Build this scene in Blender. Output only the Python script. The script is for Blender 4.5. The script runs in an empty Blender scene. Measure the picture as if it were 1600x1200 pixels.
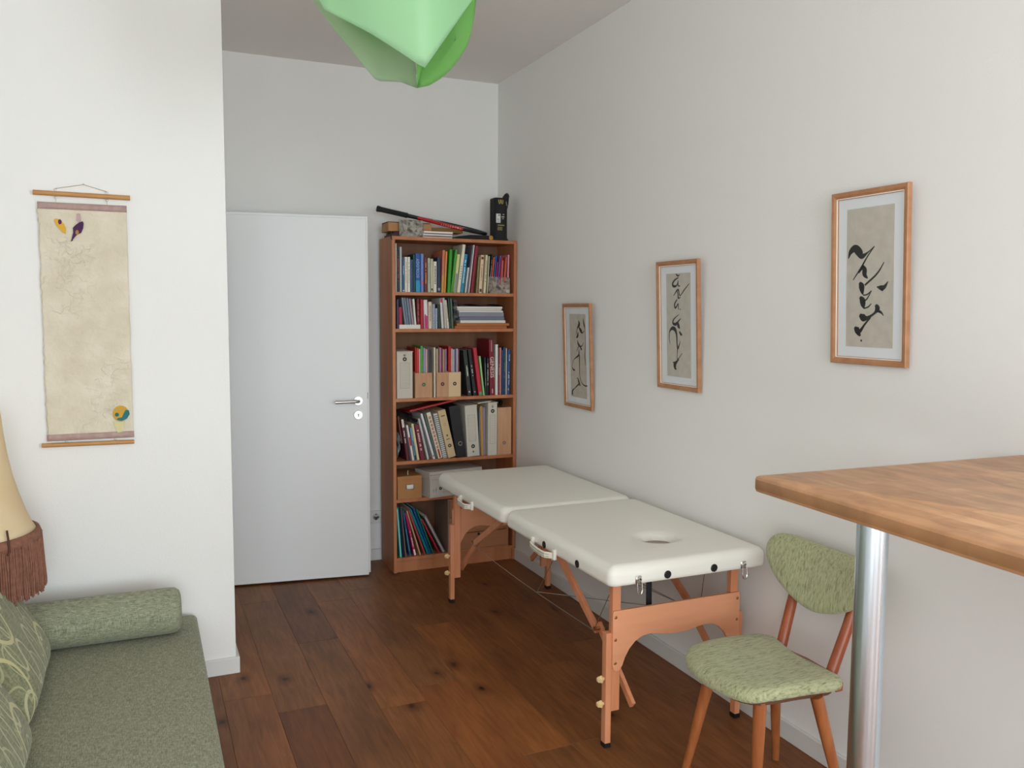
import bpy, bmesh, math, random
from mathutils import Vector, Matrix, noise
random.seed(7)
SC = bpy.context.scene
COL = SC.collection
R = math.radians

# ------------------------------------------------------------------ camera
cam_d = bpy.data.cameras.new('camera'); cam = bpy.data.objects.new('camera', cam_d); COL.objects.link(cam)
cam_d.sensor_width = 36; cam_d.lens = 29.76; cam_d.clip_start = 0.05
_rt = Vector((0.9157, -0.4017, 0.0056)); _up = Vector((0.0295, 0.0811, 0.9963)); _fw = Vector((0.4007, 0.9122, -0.0861))
cam.matrix_world = Matrix(((_rt.x, _up.x, -_fw.x, -2.1697), (_rt.y, _up.y, -_fw.y, -5.1887), (_rt.z, _up.z, -_fw.z, 1.5871), (0, 0, 0, 1)))
SC.camera = cam
# ------------------------------------------------------------------ world, daylight, exposure
w = bpy.data.worlds.new('world'); SC.world = w; w.use_nodes = True
bg = w.node_tree.nodes['Background']; bg.inputs[0].default_value = (0.72, 0.86, 1.0, 1); bg.inputs[1].default_value = 1.2
def area(name, loc, rot, sx, sy, power, col):
    l = bpy.data.lights.new(name, 'AREA'); l.shape = 'RECTANGLE'; l.size = sx; l.size_y = sy; l.energy = power; l.color = col
    o = bpy.data.objects.new(name, l); COL.objects.link(o); o.location = loc; o.rotation_euler = rot; return o
area('daylight_west_window', (-1.75, -9.13, 1.60), (R(90), 0, 0), 2.3, 2.3, 110, (0.87, 0.95, 1.0))
area('side_fill_light', (-3.23, -6.75, 1.60), (0, R(-90), 0), 2.1, 1.7, 50, (0.90, 0.96, 1.0))  # added fill light, no known window there; lifts the right wall and bar side
area('daylight_east_window', (1.45, -9.13, 1.60), (R(90), 0, 0), 1.9, 2.3, 130, (0.92, 0.97, 1.0))
vs = SC.view_settings; vs.view_transform = 'Standard'; vs.look = 'None'; vs.gamma = 1; vs.use_curve_mapping = False
vs.exposure = 0.40
SC.cycles.max_bounces = 10; SC.cycles.diffuse_bounces = 8; SC.cycles.sample_clamp_indirect = 6

# ------------------------------------------------------------------ helpers
def lin(h):
    if not isinstance(h, str): return (*h, 1)
    v = [int(h[i:i+2], 16) / 255 for i in (0, 2, 4)]
    return tuple(x / 12.92 if x <= .04045 else ((x + .055) / 1.055) ** 2.4 for x in v) + (1,)
_M = {}
def mat(name, col, rough=.6, metal=0, bump=0, bscale=60, bstretch=(1, 1, 1), var=None, vscale=8, vstretch=(1, 1, 1), spec=.5, coat=0):
    """principled with an optional second tone through stretched noise and an optional fine relief"""
    if name in _M: return _M[name]
    m = bpy.data.materials.new(name); m.use_nodes = True; nt = m.node_tree; b = nt.nodes['Principled BSDF']
    b.inputs['Base Color'].default_value = lin(col); b.inputs['Roughness'].default_value = rough; b.inputs['Metallic'].default_value = metal
    b.inputs['Specular IOR Level'].default_value = spec; b.inputs['Coat Weight'].default_value = coat
    m.diffuse_color = lin(col)
    tc = nt.nodes.new('ShaderNodeTexCoord')
    if var:
        mp = nt.nodes.new('ShaderNodeMapping'); mp.inputs['Scale'].default_value = vstretch; nt.links.new(tc.outputs['Object'], mp.inputs[0])
        n = nt.nodes.new('ShaderNodeTexNoise'); n.inputs['Scale'].default_value = vscale; n.inputs['Detail'].default_value = 5; nt.links.new(mp.outputs[0], n.inputs['Vector'])
        r = nt.nodes.new('ShaderNodeValToRGB'); r.color_ramp.elements[0].position = .33; r.color_ramp.elements[1].position = .67
        r.color_ramp.elements[0].color = lin(col); r.color_ramp.elements[1].color = lin(var)
        nt.links.new(n.outputs['Fac'], r.inputs[0]); nt.links.new(r.outputs[0], b.inputs['Base Color'])
    if bump:
        mp = nt.nodes.new('ShaderNodeMapping'); mp.inputs['Scale'].default_value = bstretch; nt.links.new(tc.outputs['Object'], mp.inputs[0])
        n = nt.nodes.new('ShaderNodeTexNoise'); n.inputs['Scale'].default_value = bscale; n.inputs['Detail'].default_value = 3; nt.links.new(mp.outputs[0], n.inputs['Vector'])
        bp = nt.nodes.new('ShaderNodeBump'); bp.inputs['Strength'].default_value = bump; bp.inputs['Distance'].default_value = .004
        nt.links.new(n.outputs['Fac'], bp.inputs['Height']); nt.links.new(bp.outputs[0], b.inputs['Normal'])
    _M[name] = m; return m
def flat(hexcol, rough=.6):
    return mat('paint_' + hexcol + '_%d' % int(rough * 100), hexcol, rough)
def mesh_obj(name, bm, m, parent=None, smooth=False, loc=None, rot=None):
    me = bpy.data.meshes.new(name)
    if smooth:
        for f in bm.faces: f.smooth = True
    bmesh.ops.recalc_face_normals(bm, faces=bm.faces[:])
    bm.to_mesh(me); bm.free()
    if smooth and smooth != 'all':
        try: me.set_sharp_from_angle(angle=R(40))
        except Exception: pass
    o = bpy.data.objects.new(name, me); COL.objects.link(o)
    if m: me.materials.append(m)
    if parent: o.parent = parent
    if loc: o.location = loc
    if rot: o.rotation_euler = rot
    return o
def thing(name, label, cat, loc=(0, 0, 0), rot=(0, 0, 0), group=None):
    o = bpy.data.objects.new(name, None); COL.objects.link(o); o.location = loc; o.rotation_euler = rot; o.empty_display_size = .05
    return tag(o, label, cat, group)
def tag(o, label, cat, group=None):
    o['label'] = label; o['category'] = cat
    if group: o['group'] = group
    return o
def struct(o): o['kind'] = 'structure'; return o
def nb(): return bmesh.new()
def box(bm, lo, hi, bev=0, seg=1, M=None):
    lo = Vector(lo); hi = Vector(hi); c = (lo + hi) / 2; s = hi - lo
    r = bmesh.ops.create_cube(bm, size=1, matrix=Matrix.Translation(c) @ Matrix.Diagonal((*s, 1)))
    vs_ = r['verts']
    if bev:
        es = list({e for v in vs_ for e in v.link_edges})
        q = bmesh.ops.bevel(bm, geom=es, offset=bev, segments=seg, profile=.5, affect='EDGES')
        vs_ = list({v for f in q['faces'] for v in f.verts} | {v for v in vs_ if v.is_valid})
        vs_ = [v for v in vs_ if v.is_valid]
    if M is not None: bmesh.ops.transform(bm, matrix=M, verts=vs_)
    return bm
def B(lo, hi, bev=0, seg=1): return box(nb(), lo, hi, bev, seg)
def frame_of(d):
    d = Vector(d).normalized(); a = Vector((0, 0, 1)) if abs(d.z) < .95 else Vector((0, 1, 0))
    x = d.cross(a).normalized(); y = d.cross(x).normalized(); return x, y
def tube(bm, pts, r, seg=10, cap=True, flatten=1.0):
    """sweep a circle (radius r or one radius per point) along pts"""
    pts = [Vector(p) for p in pts]; n = len(pts); rs = r if isinstance(r, (list, tuple)) else [r] * n; rings = []
    px = None
    for i, p in enumerate(pts):
        d = (pts[min(i + 1, n - 1)] - pts[max(i - 1, 0)]).normalized()
        if px is None: x, y = frame_of(d)
        else:
            x = (px - d * px.dot(d)).normalized(); y = d.cross(x)
        px = x
        rings.append([bm.verts.new(p + (x * math.cos(t) + y * math.sin(t) * flatten) * rs[i]) for t in [2 * math.pi * k / seg for k in range(seg)]])
    for a, b in zip(rings, rings[1:]):
        for k in range(seg): bm.faces.new((a[k], a[(k + 1) % seg], b[(k + 1) % seg], b[k]))
    if cap: bm.faces.new(rings[0][::-1]); bm.faces.new(rings[-1])
    return bm
def lathe(bm, prof, seg=32, M=None, close=True, sx=1, sy=1):
    """profile of (r,z), turned about z"""
    rings = []
    for r, z in prof:
        rings.append([bm.verts.new((r * math.cos(t) * sx, r * math.sin(t) * sy, z)) for t in [2 * math.pi * k / seg for k in range(seg)]])
    for a, b in zip(rings, rings[1:]):
        for k in range(seg): bm.faces.new((a[k], a[(k + 1) % seg], b[(k + 1) % seg], b[k]))
    if close: bm.faces.new(rings[0][::-1]); bm.faces.new(rings[-1])
    if M is not None: bmesh.ops.transform(bm, matrix=M, verts=[v for q in rings for v in q])
    return bm
def prism(bm, poly, axis, a, b, bev=0):
    """poly of 2-D points in the plane across axis, drawn out from a to b"""
    def P(p, t): return {'x': (t, p[0], p[1]), 'y': (p[0], t, p[1]), 'z': (p[0], p[1], t)}[axis]
    va = [bm.verts.new(P(p, a)) for p in poly]; vb = [bm.verts.new(P(p, b)) for p in poly]
    fs = [bm.faces.new(va), bm.faces.new(vb[::-1])]; n = len(poly)
    for i in range(n): fs.append(bm.faces.new((va[i], vb[i], vb[(i + 1) % n], va[(i + 1) % n])))
    if bev:
        es = list({e for f in fs[:2] for e in f.edges})
        bmesh.ops.bevel(bm, geom=es, offset=bev, segments=2, profile=.5, affect='EDGES')
    return bm
def beam(bm, p0, p1, w, t, up=(0, 0, 1), bev=0):
    """rectangular bar from p0 to p1: w across, t along 'up'"""
    p0, p1 = Vector(p0), Vector(p1); d = p1 - p0; L = d.length; z = d.normalized(); u = Vector(up); y = (u - z * u.dot(z)).normalized(); x = y.cross(z)
    M = Matrix((( x.x, y.x, z.x, p0.x), (x.y, y.y, z.y, p0.y), (x.z, y.z, z.z, p0.z), (0, 0, 0, 1)))
    return box(bm, (-w / 2, -t / 2, 0), (w / 2, t / 2, L), bev, 1, M)
def text_mesh(name, body, size, m, parent, M, ext=.0003, stretch=1.0):
    cu = bpy.data.curves.new(name, 'FONT'); cu.body = body; cu.size = size; cu.align_x = 'CENTER'; cu.align_y = 'CENTER'; cu.extrude = ext; cu.resolution_u = 2
    t = bpy.data.objects.new(name, cu); COL.objects.link(t); bpy.context.view_layer.update()
    me = bpy.data.meshes.new_from_object(t.evaluated_get(bpy.context.evaluated_depsgraph_get()))
    bpy.data.objects.remove(t); me.transform(M @ Matrix.Diagonal((1, stretch, 1, 1))); me.materials.clear(); me.materials.append(m)
    o = bpy.data.objects.new(name, me); COL.objects.link(o); o.parent = parent; return o

# ------------------------------------------------------------------ shared materials
WALL = mat('white_wall_paint', 'e9e9e6', .85, bump=.12, bscale=120, spec=.2)
CEIL = mat('ceiling_paint', 'eae7e4', .9, spec=.2)
TRIM = mat('white_trim_lacquer', 'dcdcd8', .45)
DOORP = mat('white_door_lacquer', 'e8eaea', .4)
BEECH = mat('beech_veneer', 'c07e54', .5, var='ae6d44', vscale=6, vstretch=(3, 3, .35), bump=.05, bscale=200)
BEECH_D = mat('beech_back_panel', '8a6248', .7, var='7d563c', vscale=5, vstretch=(3, 3, .4))
LEGW = mat('beech_table_wood', 'd8936c', .5, var='cc8459', vscale=9, vstretch=(3, 3, .4))
CHAIRW = mat('stained_chair_wood', 'b06c3e', .38, var='94532c', vscale=10, vstretch=(3, 3, .5))
CHAIRR = mat('reddish_chair_wood', 'a4542c', .35, var='8a4020', vscale=10, vstretch=(3, 3, .5))
STEEL = mat('brushed_steel', 'c8c8c6', .28, 1)
CHROME = mat('chrome', 'd8d8d8', .12, 1)
BRASS = mat('brass_screw', 'b08050', .35, 1)
BLACK = mat('black_plastic', '121314', .45)
NYLON = mat('black_nylon', '17181a', .8, bump=.3, bscale=300)
PAPER = mat('page_paper', 'd9d2c2', .9)

# ------------------------------------------------------------------ room shell
H = 3.048
WX, EX, SY = -3.10, 2.60, -9.00            # west wall, east wall, south wall
PY, PX = -1.415, -1.826                      # partition face (towards the camera) and its return beside the door
def wall(name, parts, m=WALL):
    bm = nb()
    for lo, hi in parts: box(bm, lo, hi)
    return struct(mesh_obj(name, bm, m))
wall('wall_back', [((PX - .12, 0, 0), (.12, .12, H))])
wall('wall_right', [((0, -4.75, 0), (.12, 0, H))])
wall('wall_right_kitchen', [((.12, -4.75, 0), (EX, -4.63, H))])
wall('wall_east', [((EX, SY, 0), (EX + .12, -4.63, H))])
wall('wall_left', [((WX - .12, SY, 0), (WX, -7.6, H)), ((WX - .12, -7.6, 0), (WX, -5.9, .45)), ((WX - .12, -7.6, 2.75), (WX, -5.9, H)), ((WX - .12, -5.9, 0), (WX, PY, H))])  # opening in this unseen wall is made up for the side fill light
bm = nb()
for lo, hi in [((-7.6, .45), (-5.9, .51)), ((-7.6, 2.69), (-5.9, 2.75)), ((-7.6, .51), (-7.54, 2.69)), ((-5.96, .51), (-5.9, 2.69))]: box(bm, (WX - .09, *lo), (WX - .03, *hi))
struct(mesh_obj('window_3', bm, TRIM))  # unseen window frame added around the side fill light
# partition: the face the hanging scroll is on, with the doorway in its return behind the corner
wall('wall_partition', [((WX - .12, PY, 0), (PX, PY + .10, H)), ((PX - .12, PY + .10, 0), (PX, -1.14, H)), ((PX - .12, -1.14, 2.13), (PX, -.20, H)), ((PX - .12, -.20, 0), (PX, 0, H))])
wall('wall_hall', [((-2.95, PY + .10, 0), (-2.85, .12, H)), ((-2.95, 0, 0), (PX - .12, .12, H))])
# south wall with its two windows
def holes(x0, x1, xs):
    out = []; x = x0
    for a, b in xs: out += [((x, SY - .15, 0), (a, SY, H)), ((a, SY - .15, 0), (b, SY, .40)), ((a, SY - .15, 2.80), (b, SY, H))]; x = b
    return out + [((x, SY - .15, 0), (x1, SY, H))]
wall('wall_south', holes(WX - .12, EX + .12, [(-2.95, -.55), (.45, 2.45)]))
for i, (a, b) in enumerate([(-2.95, -.55), (.45, 2.45)]):
    bm = nb(); y0, y1 = SY - .11, SY - .05
    for lo, hi in [((a, y0, .40), (b, y1, .46)), ((a, y0, 2.74), (b, y1, 2.80)), ((a, y0, .46), (a + .06, y1, 2.74)), ((b - .06, y0, .46), (b, y1, 2.74)), (((a + b) / 2 - .04, y0, .46), ((a + b) / 2 + .04, y1, 2.74))]: box(bm, lo, hi)
    wo = struct(mesh_obj('window_%d' % (i + 1), bm, TRIM))
    mesh_obj('window_handle', B(((a + b) / 2 - .01, y1, 1.5), ((a + b) / 2 + .01, y1 + .04, 1.62)), STEEL, wo)
wall('ceiling', [((WX - .12, SY - .15, H), (EX + .12, .12, H + .1))], CEIL)
# baseboards
BH, BT = .073, .015
def base(name, lo, hi): return struct(mesh_obj(name, B(lo, hi, .003), TRIM))
base('baseboard_right', (-BT, -4.75, 0), (0, -.332, BH))
base('baseboard_back', (PX, -BT, 0), (-.006, 0, BH))
base('baseboard_partition', (WX, PY - BT, 0), (PX + BT, PY, BH))
base('baseboard_return', (PX, PY, 0), (PX + BT, -1.17, BH))
base('baseboard_left', (WX, SY, 0), (WX + BT, PY - BT, BH))
# door frame in the return wall, seen only edge-on
bm = nb(); box(bm, (PX - .12, -1.17, 0), (PX + .012, -1.12, 2.16)); box(bm, (PX - .118, -1.12, 2.12), (PX + .012, -.18, 2.16)); box(bm, (PX - .12, -.215, 0), (PX + .004, -.195, 2.12))
struct(mesh_obj('trim_1', bm, TRIM))

# ------------------------------------------------------------------ floor of oak planks
def plank_material():
    m = bpy.data.materials.new('oak_plank'); m.use_nodes = True; nt = m.node_tree; N = nt.nodes.new; L = nt.links.new; b = nt.nodes['Principled BSDF']
    tc = N('ShaderNodeTexCoord'); oi = N('ShaderNodeObjectInfo')
    ofs = N('ShaderNodeVectorMath'); ofs.operation = 'MULTIPLY_ADD'; cb = N('ShaderNodeCombineXYZ')
    L(oi.outputs['Random'], cb.inputs[0]); L(oi.outputs['Random'], cb.inputs[1]); L(oi.outputs['Random'], cb.inputs[2])
    L(cb.outputs[0], ofs.inputs[0]); ofs.inputs[1].default_value = (37, 91, 13); L(tc.outputs['Object'], ofs.inputs[2])
    def nz(scale, st, det=5, dist=0):
        mp = N('ShaderNodeMapping'); mp.inputs['Scale'].default_value = st; L(ofs.outputs[0], mp.inputs[0])
        n = N('ShaderNodeTexNoise'); n.inputs['Scale'].default_value = scale; n.inputs['Detail'].default_value = det; n.inputs['Distortion'].default_value = dist; L(mp.outputs[0], n.inputs['Vector']); return n
    grain = nz(9, (6, .55, 1), 8, .8); cloud = nz(4, (1, .5, 1), 3)
    r1 = N('ShaderNodeValToRGB'); r1.color_ramp.elements[0].position = .3; r1.color_ramp.elements[1].position = .72
    r1.color_ramp.elements[0].color = lin('774a26'); r1.color_ramp.elements[1].color = lin('945f35'); L(grain.outputs['Fac'], r1.inputs[0])
    r2 = N('ShaderNodeValToRGB'); r2.color_ramp.elements[0].position = .35; r2.color_ramp.elements[1].position = .7
    r2.color_ramp.elements[0].color = (.76, .72, .70, 1); r2.color_ramp.elements[1].color = (1.1, 1.08, 1.04, 1); L(cloud.outputs['Fac'], r2.inputs[0])
    mx = N('ShaderNodeMix'); mx.data_type = 'RGBA'; mx.blend_type = 'MULTIPLY'; mx.inputs[0].default_value = 1; L(r1.outputs[0], mx.inputs[6]); L(r2.outputs[0], mx.inputs[7])
    # knots
    mp = N('ShaderNodeMapping'); mp.inputs['Scale'].default_value = (2.6, 1.5, 1); L(ofs.outputs[0], mp.inputs[0])
    wob = nz(14, (1, 1, 1), 2); ad = N('ShaderNodeMixRGB'); ad.inputs[0].default_value = .07; L(mp.outputs[0], ad.inputs[1]); L(wob.outputs['Color'], ad.inputs[2])
    v = N('ShaderNodeTexVoronoi'); v.inputs['Scale'].default_value = 1; v.inputs['Randomness'].default_value = 1; v.voronoi_dimensions = '2D'; L(ad.outputs[0], v.inputs['Vector'])
    r3 = N('ShaderNodeValToRGB'); e = r3.color_ramp.elements; e[0].position = .012; e[0].color = (.10, .07, .06, 1); e[1].position = .11; e[1].color = (1, 1, 1, 1); q = e.new(.035); q.color = (.62, .52, .46, 1)
    L(v.outputs['Distance'], r3.inputs[0])
    mk = N('ShaderNodeMix'); mk.data_type = 'RGBA'; mk.blend_type = 'MULTIPLY'; mk.inputs[0].default_value = 1; L(mx.outputs[2], mk.inputs[6]); L(r3.outputs[0], mk.inputs[7])
    tint = N('ShaderNodeMix'); tint.data_type = 'RGBA'; tint.blend_type = 'MULTIPLY'; tint.inputs[0].default_value = 1; L(mk.outputs[2], tint.inputs[6]); L(oi.outputs['Color'], tint.inputs[7])
    L(tint.outputs[2], b.inputs['Base Color']); b.inputs['Roughness'].default_value = .48; b.inputs['Specular IOR Level'].default_value = .35
    bp = N('ShaderNodeBump'); bp.inputs['Strength'].default_value = .12; bp.inputs['Distance'].default_value = .002; L(grain.outputs['Fac'], bp.inputs['Height']); L(bp.outputs[0], b.inputs['Normal'])
    return m
OAK = plank_material()
floor = struct(mesh_obj('floor', B((WX - .12, SY - .15, -.12), (EX + .12, .12, -.016)), mat('floor_joint', '3a2414', .9)))
PW = .19; x_ref = -1.523
fixed = {0: [-1.20], -1: [-1.875], 1: [-.66], 2: [-1.87], 3: [-1.205], 4: [-2.54], 5: [-1.87]}
tints = {(0, -1.20, 1): (.74, .72, .74), (-1, -1.875, 0): (.72, .64, .62), (1, -.66, 0): (1.12, 1.08, 1.05), (3, -1.205, 0): (1.12, 1.06, .98), (2, -1.87, 0): (1.08, .95, .86)}
_pm = {}
def plank_mesh(L):
    k = round(L, 3)
    if k not in _pm:
        bm = nb(); hw = PW / 2 - .0003; hl = k / 2 - .0003; c = .0008
        lo = [bm.verts.new(p) for p in ((-hw, -hl, -.016), (hw, -hl, -.016), (hw, hl, -.016), (-hw, hl, -.016))]
        mi = [bm.verts.new(p) for p in ((-hw, -hl, -c), (hw, -hl, -c), (hw, hl, -c), (-hw, hl, -c))]
        to = [bm.verts.new(p) for p in ((-hw + c, -hl + c, 0), (hw - c, -hl + c, 0), (hw - c, hl - c, 0), (-hw + c, hl - c, 0))]
        for a, b in ((lo, mi), (mi, to)):
            for i in range(4): bm.faces.new((a[i], a[(i + 1) % 4], b[(i + 1) % 4], b[i]))
        bm.faces.new(to)
        me = bpy.data.meshes.new('plank'); bmesh.ops.recalc_face_normals(bm, faces=bm.faces[:]); bm.to_mesh(me); bm.free(); me.materials.append(OAK); _pm[k] = me
    return _pm[k]
for k in range(-9, 22):
    x = x_ref + PW * (k + .5)
    if x - PW / 2 < WX - .1 or x > EX + .1: continue
    ys = sorted(fixed.get(k, [-.35 - .67 * ((k * 3) % 4)]))
    step = [1.34, 2.01, 1.34, 2.01]
    y = ys[0]; i = 0
    while y > SY: i += 1; y -= step[(k + i) % 4]; ys.insert(0, max(y, SY))
    y = ys[-1]
    while y < 0: i += 1; y += step[(k * 2 + i) % 4]; ys.append(min(y, 0))
    for a, b in zip(ys, ys[1:]):
        if b - a < .02: continue
        if x > .15 and a > -4.7: continue
        p = bpy.data.objects.new('plank', plank_mesh(b - a)); COL.objects.link(p); p.parent = floor; p.location = (x, (a + b) / 2, 0)
        rr = random.Random(int(k * 100 + a * 10)); t = rr.uniform(.86, 1.06); s = rr.uniform(-.05, .05)
        col = (t * (1 + s), t, t * (1 - s))
        for (kk, yy, side), c in tints.items():
            if kk == k and abs((a if side else b) - yy) < .01: col = c
        p.color = (*col, 1)

# ------------------------------------------------------------------ door leaf, standing open along the back wall
dx, dy = -.953 + 1.826, -.322 + .21
ang = math.atan2(-.102, .765)
dr = bpy.data.objects.new('door_1', None); COL.objects.link(dr); struct(dr); dr.location = (-1.822, -.206, 0); dr.rotation_euler = (0, 0, ang)
DW = .872
mesh_obj('door_leaf', B((.012, -.004, .012), (DW, .022, 2.112), .002), DOORP, dr)
mesh_obj('door_rebate_lip', B((.0, .022, .018), (DW + .013, .036, 2.127), .002), DOORP, dr)
hx = DW - .055
bm = nb(); lathe(bm, [(.0255, 0), (.0265, .002), (.0265, .007), (.025, .009)], 28, Matrix.Translation((hx, -.004, 1.058)) @ Matrix.Rotation(R(90), 4, 'X')); rose = mesh_obj('handle_rose', bm, STEEL, dr, smooth=True)
bm = nb(); tube(bm, [(hx, -.01, 1.058), (hx, -.042, 1.058), (hx - .006, -.052, 1.058), (hx - .018, -.056, 1.058), (hx - .135, -.056, 1.056)], .0095, 14); mesh_obj('lever_handle', bm, STEEL, dr, smooth=True)
bm = nb(); lathe(bm, [(.0255, 0), (.0265, .002), (.0265, .007), (.025, .009)], 28, Matrix.Translation((hx, -.004, .975)) @ Matrix.Rotation(R(90), 4, 'X')); mesh_obj('keyhole_rose', bm, mat('light_steel', 'e2e0d8', .35, .6), dr, smooth=True)
bm = nb(); lathe(bm, [(.0035, 0), (.0035, .0012)], 14, Matrix.Translation((hx, -.0126, .979)) @ Matrix.Rotation(R(90), 4, 'X')); box(bm, (hx - .002, -.0138, .966), (hx + .002, -.0126, .978)); mesh_obj('keyhole', bm, BLACK, dr)
mesh_obj('latch_bolt', B((DW, .004, 1.068), (DW + .003, .016, 1.105)), BLACK, dr)

# socket behind the shelf gap, switch plate on the partition return
t = thing('wall_socket', 'white earthed wall socket low between the open door and the bookcase', 'socket', (-.832, 0, .28))
mesh_obj('cover_plate', B((-.040, -.011, -.040), (.040, 0, .040), .002), TRIM, t)
bm = nb(); lathe(bm, [(.0215, .0), (.0215, .003), (.0195, .003), (.0185, -.004)], 24, Matrix.Translation((0, -.011, 0)) @ Matrix.Rotation(R(90), 4, 'X')); mesh_obj('socket_ring', bm, mat('socket_grey', 'b8babb', .5), t, smooth=True)
bm = nb()
for sx in (-.0095, .0095): lathe(bm, [(.0027, 0), (.0027, .0016)], 10, Matrix.Translation((sx, -.0112, 0)) @ Matrix.Rotation(R(90), 4, 'X'))
for sz in (-.0165, .0165): box(bm, (-.003, -.0148, sz - .003), (.003, -.0108, sz + .003))
mesh_obj('socket_holes', bm, BLACK, t)
t = thing('switch_plate', 'small white switch plate seen edge-on at the corner of the partition', 'switch', (PX, -1.30, 1.512))
mesh_obj('cover_plate', B((0, -.04, -.04), (.008, .04, .04), .002), TRIM, t); mesh_obj('rocker', B((.008, -.028, -.028), (.012, .028, .028), .002), TRIM, t)

# ------------------------------------------------------------------ bookcase
CX0, CX1, CY0, CY1, CH = -.806, -.006, -.327, -.047, 2.020
TP = .0195
case = thing('bookcase', 'tall beech bookcase with six shelves in the corner beside the door', 'bookcase', ((CX0 + CX1) / 2, (CY0 + CY1) / 2, 0))
def cp(name, lo, hi, m=BEECH, bev=.0012):
    l = case.location; return mesh_obj(name, B([a - b for a, b in zip(lo, l)], [a - b for a, b in zip(hi, l)], bev), m, case)
cp('side_panel', (CX0, CY0, 0), (CX0 + TP, CY1, CH)); cp('side_panel', (CX1 - TP, CY0, 0), (CX1, CY1, CH))
cp('top_board', (CX0 + TP, CY0 + .002, CH - .020), (CX1 - TP, CY1, CH))
SH = {1: 1.695, 2: 1.477, 3: 1.061, 4: .681, 5: .450, 6: .090}
for k, z in SH.items(): cp('shelf', (CX0 + TP, CY0 + .003, z - .020), (CX1 - TP, CY1 - .004, z))
cp('plinth', (CX0 + TP, CY0 + .012, 0), (CX1 - TP, CY0 + .030, .070))
cp('back_panel', (CX0 + .004, CY1 - .004, .02), (CX1 - .004, CY1, CH - .004), BEECH_D, 0)

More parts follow.
